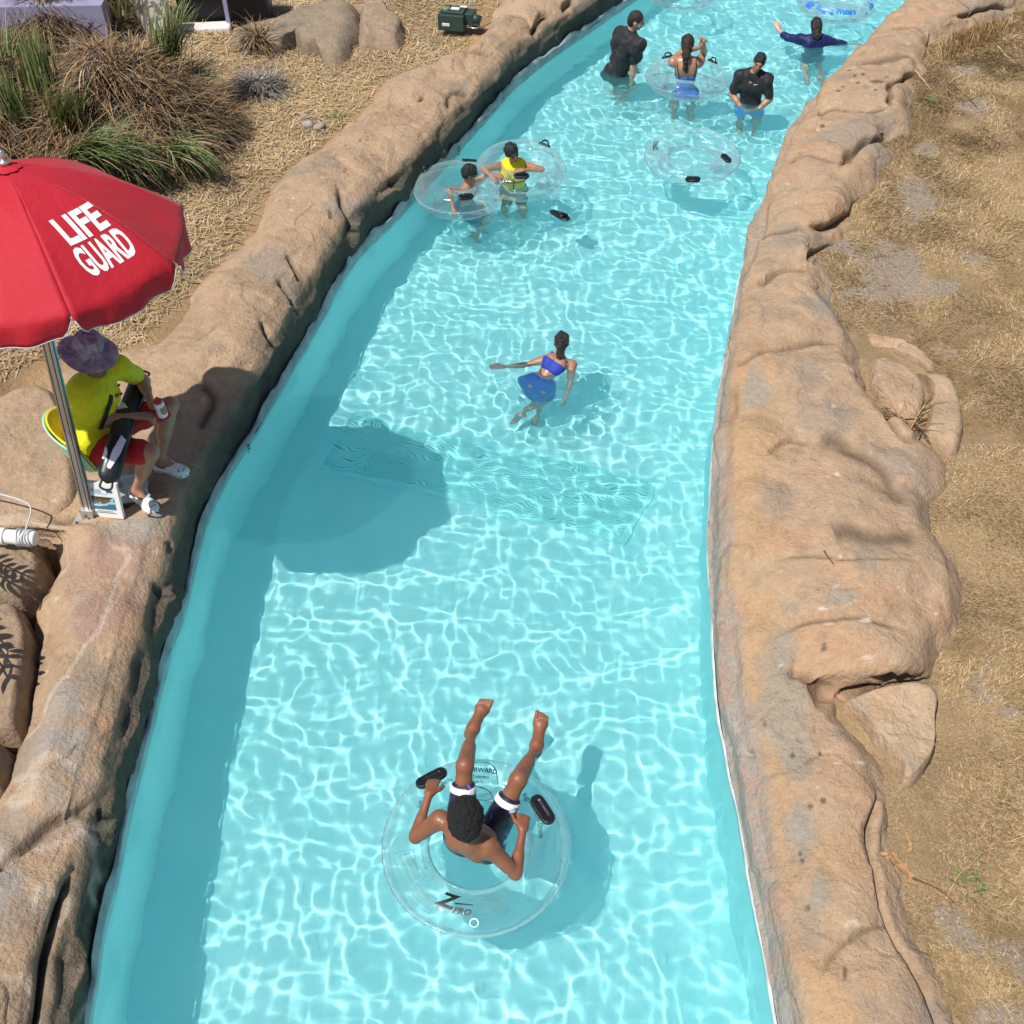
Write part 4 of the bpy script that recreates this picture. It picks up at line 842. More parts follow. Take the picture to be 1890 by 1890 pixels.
for s in 'LR':
    a, b = J['hip'+s], J['kn'+s]; V, F = tube_np([a+(b-a)*.615, a+(b-a)*.65, a+(b-a)*.685, a+(b-a)*.70], [.092*.9, .0905*.9, .088*.9, .080*.9], 20, False); mesh_np('white_cuff', V, F, M['white_cloth'], shorts)

# ================================================================== people in the water farther up
def hang(J, S, dirn=(0, 0, -1), hw=.085, knee=(0, 0, 0), side=None):
    "legs of a standing or hanging body below the water"
    rt = unit((J['shR']-J['shL'])*np.array([1, 1, 0])) if side is None else unit(side); d = unit(dirn)
    for s, sg in (('L', -1), ('R', 1)):
        J['hip'+s] = J['pel']+rt*sg*hw*S-V3((0, 0, .03)); room = DEPTH+J['hip'+s][2]-.085*S; r = min(1., room/(.82*S*abs(d[2])))     # knees bend where the water is shallower than the legs are long
        f = np.cross((0, 0, 1), rt)*math.sqrt(1-r*r)*.9; J['kn'+s] = J['hip'+s]+(d*r+f)*.42*S+V3(knee)+rt*sg*.03; J['an'+s] = J['kn'+s]+(unit(d-V3(knee)*1.2)*r-f)*.40*S
    return J
DN = (V3((0, 1, 0)), V3((0, 0, -1)))
def sink(J, d):
    "deeper into the water, farther along the line of sight"
    k = 1+d/(CAM_H-.3)
    for q in J:
        if q not in ('face', 'hup'): J[q] = V3((J[q][0]*k, J[q][1]*k, J[q][2]-d))
# girl swimming in blue
J = JJ(dict(pel=(1000,702,-.11), nk=(1033,652,.07), hd=(1037,622,.20), shL=(1006,656,.03), elL=(966,668,-.015), wrL=(930,671,-.01), shR=(1056,664,.02), elR=(1052,706,-.10), wrR=(1044,735,-.16)))
J['hipL'] = under(982, 705, -.16); J['hipR'] = under(1006, 712, -.18); J['knL'] = under(988, 745, -.50); J['anL'] = under(958, 765, -.62); J['knR'] = under(1003, 740, -.52); J['anR'] = under(990, 772, -.80); J['pel'] = (J['hipL']+J['hipR'])/2+V3((0, 0, .03))
J['face'] = V3((.12, 1, -.05)); S = .80
for k in ('nk', 'hd', 'shL', 'shR', 'elL', 'wrL', 'elR', 'wrR'): J[k] = J[k]-V3((0, .02, .035))
hr, hf, hu = head_frame(J); hd = J['hd']; hp, hcl = hair_short(J, S, 1.03)
pt = [hd-hf*.085+hu*.0, hd-hf*.10-hu*.08, J['nk']-hf*.085-hu*.10+V3((-.01, 0, 0)), J['nk']-hf*.075-hu*.18+V3((-.03, 0, .0)), J['nk']-hf*.06-hu*.26+V3((-.05, 0, .0))]
hp += [('c', pt[i], pt[i+1], (.030, .034, .030, .024)[i], (.034, .030, .024, .010)[i], .02) for i in range(4)]+[('c', pt[2], pt[2]+V3((-.06, -.02, -.11)), .014, .006, .02), ('c', pt[2], pt[2]+V3((.05, -.02, -.13)), .014, .006, .02)]
M['royal'] = cloth_mat('royal_blue_swimwear', (.010, .036, .34), .6, .006, .0)
girl, _ = person('person with a long dark ponytail swimming away in royal blue swimwear', J, S, M['skin_mid'], .0085, None, {'L': ((-1, .0, .05), (0, 0, -1), .12), 'R': ((-.2, -1, -.2), (-1, 0, -.2), .3)},
    {'L': ((-.8, -.4, -.4), (.2, -.2, -1)), 'R': ((-.1, .5, -.9), (0, -1, -.3))}, .93, .6, .88, .9, haircut=(hp, []), hairmat=M['hair_brown'], facing=False, base=(J['pel'][0], J['pel'][1], -.2))
rt, fw, up = torso_frame(J); L = np.linalg.norm(J['nk']-J['pel']); P = []; torso(P, J, S, .93, .6, .008)
garment('bra_top', P, .0085, M['royal'], girl, [(J['pel']+up*L*.48, -up), (J['pel']+up*L*.80, up)])
strapP = [('c', J['pel']+up*L*.74-fw*.085*S+rt*sg*.05, J['nk']-up*.01+rt*sg*.075-fw*.03, .016, .015, .01) for sg in (-1, 1)]+[('c', J['nk']-up*.01+rt*sg*.075-fw*.03, J['pel']+up*L*.74+fw*.10*S+rt*sg*.07, .015, .016, .01) for sg in (-1, 1)]
garment('strap', strapP, .008, M['royal'], girl)
P = [('e', J['pel']+up*.01, (.150*S, .115*S, .12*S), np.stack([rt, fw, up], 1), .05)]; 
for s in 'LR': leg(P, J, s, S, 1.0, .036, .42)
P.append(('c', J['pel']+V3((-.02, .02, -.02)), J['hipL']+V3((-.09, .02, .02)), .08, .045, .06)); garment('swim_skirt', P, .009, M['royal'], girl, (), (16., .012))
# man in black T-shirt at the left wall
J = JJ(dict(pel=(1143,128,.06), nk=(1163,60,.66), hd=(1176,38,.845), shR=(1176,72,.60), shL=(1146,70,.60), elR=(1163,112,.33), wrR=(1160,136,.10)))
J['shR'] = V3((1.56, 13.42, .60)); J['shL'] = V3((1.36, 13.72, .60)); J['nk'] = V3((1.45, 13.58, .68)); J['hd'] = V3((1.52, 13.55, .85)); J['pel'] = V3((1.33, 13.66, .06)); J['elR'] = V3((1.53, 13.50, .30)); J['wrR'] = V3((1.52, 13.52, .05)); J['elL'] = V3((1.42, 13.86, .30)); J['wrL'] = V3((1.56, 13.84, .08))
sink(J, .17); hang(J, 1.0, (.05, .05, -1)); J['face'] = V3((1, -.1, -.25)); S = 1.0
M['black_tee'] = cloth_mat('wet_black_cotton', (.016, .017, .018), .62, .016, .0)
man, _ = person('person with cropped hair and a wet black T-shirt standing at the wall side', J, S, M['skin_fair'], .010, None, {'L': ((.5, 0, -1), (0, -1, 0), .3), 'R': ((.05, 0, -1), (-1, .2, 0), .3)}, {'L': DN, 'R': DN}, 1.12, 0, 1.15, 1.05,
    haircut=hair_short(J, S, .985), hairmat=M['hair_brown'], base=(J['pel'][0], J['pel'][1], -.9), hc=(80., .002))
def tee(root, J, S, bulk, mat, sleeve=.62, inf=.016, vox=.010, hem=None, th=1.15, hemz=None, noise=(10., .016)):
    P = []; torso(P, J, S, bulk, 0, inf)
    for s in 'LR': arm(P, J, s, S, th, inf*1.2, 0, sleeve)
    rt, fw, up = torso_frame(J); cl = [] if hem is None else [(J['pel']-up*hem, -up)]
    P.append(('-e', J['nk']+up*.05*S+fw*.03*S, (.066*S, .07*S, .055*S), np.stack([rt, fw, up], 1), .01)); return garment('t_shirt', P, vox, mat, root, cl, noise)
tee(man, J, S, 1.16, M['black_tee'], hem=.12, inf=.024, th=1.25); P = []; P.append(('c', J['pel']-V3((.04, .0, .02)), J['pel']-V3((.13, .05, .06)), .13, .06, .05)); garment('shirt_tail', P, .012, M['black_tee'], man)
P = [];  [leg(P, J, s, S, 1.1, .025, .6) for s in 'LR']; P.append(('e', J['pel']-V3((0, 0, .06)), (.19, .16, .13), np.eye(3), .05)); M['dark_shorts'] = cloth_mat('dark_grey_shorts', (.03, .035, .045), .6, .01); garment('shorts', P, .012, M['dark_shorts'], man)
# woman in blue swimsuit inside the ring
J = JJ(dict(pel=(1267,166,.0), nk=(1263,117,.46), hd=(1263,95,.62), shL=(1241,128,.42), shR=(1287,125,.42)))
J['pel'] = V3((2.20, 13.36, -.02)); J['nk'] = J['pel']+V3((-.05, -.06, .50)); J['hd'] = J['nk']+V3((-.0, .03, .16)); J['shL'] = J['nk']+V3((-.165, .0, -.05)); J['shR'] = J['nk']+V3((.165, .0, -.05))
J['elR'] = J['shR']+V3((.07, .17, .06)); J['wrR'] = at(1299, 86, .70); J['elL'] = J['shL']+V3((.14, .22, .04)); J['wrL'] = at(1291, 88, .68)
sink(J, .05); hang(J, .94, (0, .1, -1)); J['face'] = V3((.25, 1, -.1)); S = .94; hr, hf, hu = head_frame(J); hd = J['hd']; hp, hcl = hair_short(J, S, 1.06)
hp += [('c', hd-hf*.07-hu*.02, hd-hf*.10-hu*.10, .05, .045, .03), ('c', hd-hf*.10-hu*.10, J['nk']-hf*.085-hu*.09, .045, .028, .03), ('c', J['nk']-hf*.085-hu*.09, J['nk']-hf*.09-hu*.14+V3((.02, 0, 0)), .028, .016, .02)]
woman, _ = person('person with dark tied hair and a strappy blue swimsuit standing inside a clear ring', J, S, M['skin_olive'], .009, None, {'L': ((.25, .1, 1), (1, 0, 0), .8), 'R': ((-.2, .1, 1), (-1, 0, 0), .6)}, {'L': DN, 'R': DN}, 1.1, 1., 1.05, 1.05,
    haircut=(hp, []), hairmat=M['hair_brown'], facing=False, base=(J['pel'][0], J['pel'][1], -.9))
rt, fw, up = torso_frame(J); L = np.linalg.norm(J['nk']-J['pel']); P = []; torso(P, J, S, 1.1, 1., .009); M['suit_blue'] = cloth_mat('blue_swimsuit', (.035, .16, .50), .6, .008, .0)
suit = garment('swimsuit', P, .010, M['suit_blue'], woman, [(J['pel']+up*L*.60, up)]); M['strap_dark'] = mat_plain('dark_strap', (.01, .012, .03), .5)
for sg in (-1, 1):
    C = catmull([J['pel']+up*L*.58-fw*.125*S+rt*sg*.09, J['pel']+up*L*.80-fw*.118*S+rt*sg*.115, J['nk']-up*.015-fw*.045+rt*sg*.115, J['nk']-up*.02+fw*.03+rt*sg*.115], 5); V, F = tube_np(C, .006, 6); mesh_np('strap', V, F, M['strap_dark'], suit)
# boy in black T-shirt facing the camera
J = {}; J['pel'] = V3((2.95, 12.98, .0)); J['nk'] = V3((2.93, 12.93, .47)); J['hd'] = V3((2.955, 12.87, .625)); J['shL'] = J['nk']+V3((.155, -.06, -.05)); J['shR'] = J['nk']+V3((-.15, .03, -.05))
J['elL'] = J['shL']+V3((.07, -.02, -.25)); J['wrL'] = V3((2.99, 12.78, .035)); J['elR'] = J['shR']+V3((-.07, .02, -.25)); J['wrR'] = V3((2.86, 12.78, .02)); sink(J, .12); hang(J, .86, (0, 0, -1), side=(-1, .1, 0)); J['face'] = V3((-.28, -1, -.28)); S = .88
boy, _ = person('round-faced boy person in a black T-shirt and blue shorts standing waist-deep, facing us', J, S, M['skin_olive'], .0085, None, {'L': ((-1, -.15, -.1), (0, -.2, -1), .2), 'R': ((.8, -.3, -.2), (0, 0, -1), .3)}, {'L': (V3((0, -1, 0)), V3((0, 0, -1))), 'R': (V3((0, -1, 0)), V3((0, 0, -1)))}, 1.16, 0, 1.12, 1.1,
    haircut=hair_short(J, S, 1.03), hairmat=M['hair_black'], base=(J['pel'][0], J['pel'][1], -.9))
boy['label'] = 'person in a black T-shirt and blue shorts standing waist-deep, facing this way'
bt = tee(boy, J, S, 1.18, M['black_tee'], .75, hem=.06, th=1.15); rt, fw, up = torso_frame(J)
sw = catmull([(-.032, .010), (-.024, -.004), (-.012, -.006), (.034, .014)], 5); sw2 = catmull([(.034, .014), (-.010, .002), (-.020, .002), (-.027, .010), (-.032, .010)], 5); Pq = np.vstack([sw, sw2[:-1]]); Pc = Pq.mean(0); n_ = len(Pq)
cpos = J['pel']+up*.40+fw*.172*S+rt*-.055; Vq = np.vstack([Pq, Pc]); V = cpos+np.outer(Vq[:, 0], -rt*-1)*-1+np.outer(Vq[:, 1], up); mesh_np('white_logo', V, np.array([[i, (i+1) % n_, n_] for i in range(n_)]), M['white_print'], bt, False)
P = []; [leg(P, J, s, S, 1.1, .025, .55) for s in 'LR']; P.append(('e', J['pel']-V3((0, 0, .05)), (.165, .14, .13), np.eye(3), .05)); M['blue_shorts'] = cloth_mat('bright_blue_shorts', (.02, .20, .62), .55, .01); garment('shorts', P, .010, M['blue_shorts'], boy, (), (14., .008))
# swimmer in navy shirt
J = {}; J['nk'] = V3((4.12, 14.80, .16)); J['pel'] = V3((4.12, 14.72, -.30)); J['hd'] = V3((4.11, 14.83, .30)); J['shL'] = V3((3.96, 14.82, .10)); J['shR'] = V3((4.29, 14.80, .10)); J['elL'] = V3((3.78, 14.95, .07)); J['wrL'] = V3((3.68, 15.10, .13)); J['elR'] = V3((4.48, 14.86, .03)); J['wrR'] = V3((4.68, 14.84, .01))
hang(J, .85, (0, -.6, -.8)); J['face'] = V3((-.1, 1, .0)); S = .86
for k in list(J):
    if k != 'face': J[k] = J[k]+V3((.03, .20, -.115))
hang(J, .85, (0, -.6, -.8))
if 1: S = .86; hr, hf, hu = head_frame(J); hd = J['hd']; hp, hcl = hair_short(J, S, 1.05); hp += [('c', hd-hf*.05, hd-hf*.085-hu*.10, .068, .06, .03), ('c', hd-hf*.085-hu*.10, hd-hf*.09-hu*.19, .06, .045, .03)]
navy, _ = person('person with shoulder-length wet hair in a navy swim shirt, arms spread', J, S, M['skin_fair'], .010, None, {'L': ((-.3, .5, .5), (0, 1, -.4), .3), 'R': ((1, -.1, 0), (0, 0, -1), .2)}, {'L': ((0, -1, -.2), (0, 0, -1)), 'R': ((0, -1, -.2), (0, 0, -1))}, 1., .3, .95, .95,
    haircut=(hp, []), hairmat=M['hair_brown'], facing=False, base=(J['pel'][0], J['pel'][1], -.9)); M['navy'] = cloth_mat('navy_swim_shirt', (.006, .010, .085), .55, .014, .0); tee(navy, J, S, 1.06, M['navy'], 1.2, hem=.1, th=1.1)
P = []; [leg(P, J, s, S, 1., .02, .6) for s in 'LR']; P.append(('e', J['pel'], (.15, .13, .12), np.eye(3), .05)); garment('shorts', P, .012, M['dark_shorts'], navy)
# boys in the double ring
J = {}; J['nk'] = V3((-.475, 10.60, .29)); J['pel'] = V3((-.50, 10.62, -.15)); J['hd'] = V3((-.445, 10.56, .445)); J['shR'] = V3((-.50, 10.47, .245)); J['shL'] = V3((-.40, 10.70, .245)); J['elR'] = at(833, 352, .34); J['wrR'] = at(838, 381, .24); J['elL'] = V3((-.26, 10.72, .34)); J['wrL'] = at(908, 322, .36)
J['elR'] = J['shR']+unit(J['elR']-J['shR'])*.235; J['wrR'] = J['elR']+unit(at(840, 398, .16)-J['elR'])*.21
sink(J, .17); hang(J, .78, (.25, -.2, -1)); J['face'] = V3((.9, .15, -.15)); S = .80; M['navy_shorts'] = cloth_mat('navy_swim_shorts', (.012, .02, .10), .5, .01)
boyA, _ = person('shirtless person with wet black hair hanging one arm over a clear double ring', J, S, M['skin_mid'], .0078, None, {'L': ((1, -.1, -.05), (0, .1, -1), .15), 'R': ((.05, -.4, -1), (.3, 1, -.2), .45)}, {'L': (V3((.5, -.5, -.5)), V3((0, 0, -1))), 'R': (V3((.5, -.5, -.5)), V3((0, 0, -1)))}, .92, 0, .86, .85,
    haircut=hair_short(J, S, 1.04, .004), hairmat=M['hair_black'], base=(J['pel'][0], J['pel'][1], -.9)); P = []; [leg(P, J, s, S, .95, .022, .75) for s in 'LR']; P.append(('e', J['pel'], (.14, .12, .12), np.eye(3), .05)); garment('swim_shorts', P, .010, M['navy_shorts'], boyA)
J = {}; J['nk'] = V3((.015, 10.93, .37)); J['pel'] = V3((.02, 10.98, -.08)); J['hd'] = V3((.0, 10.84, .525)); J['shR'] = V3((-.135, 10.93, .315)); J['shL'] = V3((.165, 10.93, .315)); J['elR'] = at(892, 312, .37); J['wrR'] = at(906, 324, .38); J['elL'] = at(1000, 312, .36); J['wrL'] = at(966, 314, .40); sink(J, .11); hang(J, .8, (0, 0, -1), side=(-1, 0, 0))
J['face'] = V3((.45, -.85, -.30)); S = .82
boyB, _ = person('person in a yellow life vest leaning on the clear double ring', J, S, M['skin_mid'], .0078, None, {'L': ((-1, -.1, -.1), (0, .1, -1), .5), 'R': ((.6, -.8, -.1), (.1, .1, -1), .4)}, {'L': DN, 'R': DN}, .95, 0, .88, .88,
    haircut=hair_short(J, S, 1.05, .006), hairmat=M['hair_black'], base=(J['pel'][0], J['pel'][1], -.9)); rt, fw, up = torso_frame(J); L = np.linalg.norm(J['nk']-J['pel']); P = []; torso(P, J, S, 1.05, 0, .024)
P = [p for p in P if not (p[0] == 'c')]+[('c', J['pel']+up*L*.8+rt*sg*.075+fw*q, J['nk']+up*.01+rt*sg*.075, .032, .030, .02) for sg in (-1, 1) for q in (.06, -.06)]+[('-c', J['nk']+up*.1+fw*.12, J['pel']+up*L*.72+fw*.16, .035, .018, .01)]
M['yellow_vest'] = cloth_mat('yellow_vest_nylon', (.78, .60, .012), .6, .008); vest = garment('life_vest', P, .0085, M['yellow_vest'], boyB, [(J['pel']-up*.0, -up)]); M['black_web'] = mat_plain('black_webbing', (.012, .012, .012), .6)
for f in (.22, .58):
    a = np.linspace(0, 2*np.pi, 37); rx, ry = .158 if f > .4 else .146, .128 if f > .4 else .114; C = J['pel']+up*L*f+np.outer(np.cos(a), rt)*rx*.96+np.outer(np.sin(a), fw)*ry*.96; V, F = tube_np(C, .010, 6); mesh_np('belt', V, F, M['black_web'], vest)
C = catmull([J['pel']+up*L*.0+fw*.118, J['pel']+up*L*.4+fw*.124, J['pel']+up*L*.70+fw*.128], 4); V, F = tube_np(C, .008, 6); mesh_np('zip', V, F, M['black_web'], vest); P = []; [leg(P, J, s, S, .95, .022, .7) for s in 'LR']; P.append(('e', J['pel'], (.15, .125, .12), np.eye(3), .05)); garment('swim_shorts', P, .010, M['dark_shorts'], boyB)
print('people', time.time()-T0)
# ================================================================== the lifeguard's place
from mathutils.bvhtree import BVHTree
def bvh_of(o):
    me = o.data; n = len(me.vertices); co = np.empty(n*3, np.float32); me.vertices.foreach_get('co', co)
    return BVHTree.FromPolygons(co.reshape(-1, 3).tolist(), [tuple(p.vertices) for p in me.polygons])
_bl = bvh_of(bank_l)
def rock_z(x, y, d=.45):
    h = _bl.ray_cast(Vector((x, y, 4)), Vector((0, 0, -1))); return h[0].z if h[0] is not None else d
def on_rock(u, v):
    z = .45
    for _ in range(6): p = at(u, v, z); z = rock_z(p[0], p[1])
    return at(u, v, z)
UB = on_rock(166, 953); print('base', UB)
APEX = at(9, 306, 3.18); RIM_R, DROP = .915, .47
um = thing('umbrella', 'red lifeguard umbrella with white lettering on a square metal pole', 'umbrella', UB)
pd = unit(APEX-UB); Rp = frame(np.cross((0, 1, 0), pd), pd); L = np.linalg.norm(APEX-UB)
def pole_part(name, dx, dy, w, d, mat, parent, z0=.02, z1=None):
    c = UB+pd*((z0+(z1 or L-.06))/2)+Rp[:, 0]*dx+Rp[:, 1]*dy; V, F = box_np(c, (w, d, (z1 or L-.06)-z0), Rp); o = mesh_np(name, V, F, mat, parent, False); return o
pole = pole_part('pole', 0, 0, .062, .062, M['alu'], um)
for dx_, dy_, w_, d_ in ((-.017, -.0315, .006, .004), (.017, -.0315, .006, .004), (.0315, .0, .004, .012), (-.0315, .0, .004, .012)): pole_part('slot_shade', dx_, dy_, w_, d_, M['groove_shade'], pole, .05)  # thin dark strips on the pole paint the shade of its grooves
V, F = box_np(UB+V3((.01, -.02, .006)), (.20, .17, .012), frame((1, -.12, 0))); plate = mesh_np('base_plate', V, F, M['steel'], um, False)
for q in ((-.08, -.06), (.08, -.06), (-.08, .05), (.08, .05)):
    V, F = tube_np([UB+V3((q[0]+.01, q[1]-.02, .01)), UB+V3((q[0]+.01, q[1]-.02, .026))], .011, 6); mesh_np('bolt', V, F, M['rust'], plate, False)
V, F = box_np(UB+V3((.005, -.005, .05)), (.085, .085, .09), Rp); br = mesh_np('bracket', V, F, M['steel'], um, False); V, F = tube_np([UB+V3((.0, -.05, .06)), UB+V3((0, -.065, .06))], .010, 6); mesh_np('bolt', V, F, M['rust'], br, False)
# canopy: eight sewn panels between ribs
RIB0 = R(-14); ribs = [RIB0+k*math.pi/4 for k in range(8)]; AX = unit(V3((.02, .06, 1))); AXF = frame((1, 0, 0), AX)
def rib_pt(k, t, dz=0.):
    a = ribs[k % 8]; rr = RIM_R*t; z = -DROP*(.72*t+.28*t*t)+.045*math.sin(math.pi*min(t, 1))
    return APEX+AXF@V3((rr*math.cos(a), rr*math.sin(a), z+dz))
def panel_pt(k, t, w):
    "w -1 at rib k, +1 at rib k+1"
    a, b = rib_pt(k, t), rib_pt(k+1, t); f = (w+1)/2; p = a*(1-f)+b*f; sag = (1-w*w); o_ = (a+b)/2-APEX; o_ = unit(o_-AX*(o_@AX)); return p-AX*(.026*sag*t*t)+o_*(.022*sag*t*t)
def canopy_panel(k):
    T = np.linspace(.055, 1, 26); W = np.linspace(-1, 1, 21); V = np.array([[panel_pt(k, t, w) for w in W] for t in T])
    out = unit((rib_pt(k, 1)+rib_pt(k+1, 1))/2-APEX-AX*((((rib_pt(k, 1)+rib_pt(k+1, 1))/2-APEX))@AX)); rows = [V]
    for d in (.025, .052, .08, .108, .135):
        e = np.abs(W); notch = .10*sstep(.84, 1., e); drop = d*(1-notch/.135)*(1-.0*e); wob = .018*np.sin(W*5.5+k*2.1)*(d/.135)+.010*np.sin(W*11+k*1.7)*(d/.135)*(1-.5*W)
        rows.append((V[-1]-AX*drop[:, None]+out*(.010+wob)[:, None]*(1 if d > .025 else .6))[None])
    V = np.concatenate(rows); V = V+AX*(.004*fbm(V, 4., 500+k, 3))[..., None]; n0, n1 = V.shape[:2]
    o = mesh_np('canopy_panel', V.reshape(-1, 3), grid_faces(n0, n1), M['canvas'], um); sm = o.modifiers.new('s', 'SOLIDIFY'); sm.thickness = .002
    Vt, Ft = tube_np(V[-1]-AX*.002, .0045, 6); mesh_np('trim', Vt, Ft, M['trim'], o); return o
panels = [canopy_panel(k) for k in range(8)]
pk = 7                                            # the panel between the ribs at -59 and -14 degrees
sl = np.linalg.norm((rib_pt(pk, 1)+rib_pt(pk+1, 1))/2-APEX); ch = np.linalg.norm(rib_pt(pk, 1)-rib_pt(pk+1, 1))
for word, t0, wd, ht in (('LIFE', .60, .275, .170), ('GUARD', .79, .335, .165)):
    Vt, Ft = text_pts(word, 1., .034, 1.); Vt = Vt*np.array([wd/np.ptp(Vt[:, 0]), ht/np.ptp(Vt[:, 1])]); Vt -= (Vt.max(0)+Vt.min(0))/2
    out = []
    for x, y in Vt:
        t = t0-y/sl+.0; w = np.clip((x+.05)/(ch*t/2), -1, 1); p = panel_pt(pk, t, w); q1 = panel_pt(pk, t+.02, w)-p; q2 = panel_pt(pk, t, w+.05)-p; n = unit(np.cross(q1, q2)); n = n if n[2] > 0 else -n; out.append(p+n*.005)
    mesh_np('lettering', np.array(out), Ft, M['white_print'], panels[pk], False)
for k in range(8):
    V, F = tube_np([rib_pt(k, t, -.014) for t in np.linspace(.03, 1.0, 12)]+[rib_pt(k, 1.02, -.02)], .007, 6); mesh_np('rib', V, F, M['steel'], um)
    a = UB+pd*(L-.55); V, F = tube_np([a, rib_pt(k, .5, -.02)], .006, 6); mesh_np('strut', V, F, M['steel'], um)
cap = []; a = np.linspace(0, 2*np.pi, 29); fl = np.array([APEX+AX*.006+AXF@V3((.085*(1+.06*math.sin(9*q))*math.cos(q), .085*(1+.06*math.sin(9*q))*math.sin(q), -.016)) for q in a[:-1]]); V = np.vstack([fl, APEX+AX*.016]); F = np.array([[i, (i+1) % 28, 28] for i in range(28)]); mesh_np('top_flap', V, F, M['canvas'], um)
V, F = join([tube_np([APEX+AX*.01, APEX+AX*.03, APEX+AX*.034], [.030, .030, .016], 14), tube_np([APEX+AX*.03, APEX+AX*.055, APEX+AX*.085, APEX+AX*.092], [.014, .017, .017, .008], 12)]); mesh_np('finial', V, F, M['alu'], um)

# -- seat
J = JJ(dict(pel=(172,812,.98), nk=(173,692,1.45), hd=(165,652,1.605), shR=(144,724,1.39), shL=(216,676,1.39), elR=(190,778,1.15), wrR=(250,768,1.13), elL=(262,700,1.15), wrL=(288,744,1.10),
    hipR=(186,828,.97), knR=(277,836,1.0), anR=(252,903,.60), hipL=(206,786,.97), knL=(314,748,1.0), anL=(294,842,.58)))
fz = V3((unit((J['knR']+J['knL'])/2-J['pel'])*np.array([1, 1, 0]))); fz = unit(fz); sz = np.cross((0, 0, 1), fz); seat_c = J['pel']*np.array([1, 1, 0])+fz*.05+V3((0, 0, .885))
gz = rock_z(seat_c[0], seat_c[1]); ch_o = thing('lifeguard_chair', 'pale green bucket seat with yellow lining on a metal foot', 'chair', (seat_c[0], seat_c[1], gz))
M['mint'] = mat_plain('mint_fibreglass', (.34, .60, .48), .4, var=.1); M['yellow_pad'] = cloth_mat('yellow_vinyl', (.80, .62, .01), .5, .006)
def shell(off, mat, name, zoff=0.):
    th = np.linspace(-1.35, 1.35, 49); q = np.linspace(0, 1, 16); V = []
    for u in q:
        row = []
        for t in th:
            bk = .5+.5*math.cos(t); hgt = .05+.30*bk**1.4; r = .205+.035*u+off; c = -fz*math.cos(t)*r*1.0+sz*math.sin(t)*r*1.05
            row.append(seat_c+c+V3((0, 0, zoff+hgt*u))-fz*.06*u*bk)
        V.append(row)
    V = np.array(V); o = mesh_np(name, V.reshape(-1, 3), grid_faces(16, 49), mat, ch_o); m = o.modifiers.new('s', 'SOLIDIFY'); m.thickness = .014; m.offset = 0; return o
shell(.02, M['mint'], 'seat_shell'); shell(-.004, M['yellow_pad'], 'seat_lining', .01)
a = np.linspace(0, 2*np.pi, 41)[:-1]; V = np.array([[seat_c+V3((math.cos(t)*r, math.sin(t)*r, z)) for t in a] for r, z in ((.03, .01), (.16, .006), (.215, .0), (.22, -.02), (.17, -.045), (.03, -.05))]).reshape(-1, 3); mesh_np('seat_pan', V, grid_faces(6, 40, True), M['mint'], ch_o)
V, F = join([tube_np([(seat_c[0], seat_c[1], gz), (seat_c[0], seat_c[1], .85)], .035, 12)]); mesh_np('pedestal', V, F, M['steel'], ch_o); V, F = box_np((seat_c[0]+.05, seat_c[1]-.04, gz+.012), (.36, .30, .014), frame(fz)); mesh_np('foot_plate', V, F, M['steel'], ch_o, False)
# -- the guard
J['face'] = V3((1, -.30, -.40)); J['hup'] = V3((.32, -.08, 1)); S = .98; zf = {s: rock_z(*J['an'+s][:2]) for s in 'LR'}; print('guard feet', zf)
for s in 'LR': J['an'+s][2] = zf[s]+.115
btl = at(301, 766, 1.075)
J['wrL'] = btl+V3((-.075, .035, .06)); tdR = at(281, 936, zf['R'])-at(245, 905, zf['R']); tdL = at(330, 858, zf['L'])-at(288, 850, zf['L']); tdR[2] = tdL[2] = 0
g, gb = person('lifeguard person in a yellow T-shirt, red shorts, purple hat and white clogs, seated under the umbrella', J, S, M['skin_olive'], .0062, None, {'L': ((.9, -.15, .05), (.3, -.9, .0), .75), 'R': ((1, .1, -.1), (.1, -.2, -1), .55)},
    {'L': (tdL, V3((0, 0, -1))), 'R': (tdR, V3((0, 0, -1)))}, 1.12, .5, 1.12, 1.08, haircut=hair_short(J, S, 1.0), hairmat=M['hair_brown'], base=(J['pel'][0], J['pel'][1], zf['R']))
g['label'] = 'lifeguard in a yellow T-shirt, red shorts, purple hat and white clogs, seated under the umbrella'
M['yellow_tee'] = cloth_mat('bright_yellow_cotton', (.66, .66, .012), .75, .014); tsh = tee(g, J, S, 1.16, M['yellow_tee'], .70, .018, .0075, .10, 1.28, noise=(8., .010))
rt, fw, up = torso_frame(J); M['red_print'] = mat_plain('red_print', (.42, .02, .015), .6, var=.1)
P = []; [leg(P, J, s, S, 1.1, .026, .80, .06) for s in 'LR']; P.append(('e', J['pel'], (.17, .15, .11), np.stack([rt, fw, up], 1), .05)); M['red_shorts'] = cloth_mat('red_shorts', (.42, .012, .012), .7, .012); garment('shorts', P, .0085, M['red_shorts'], g, (), (11., .010))
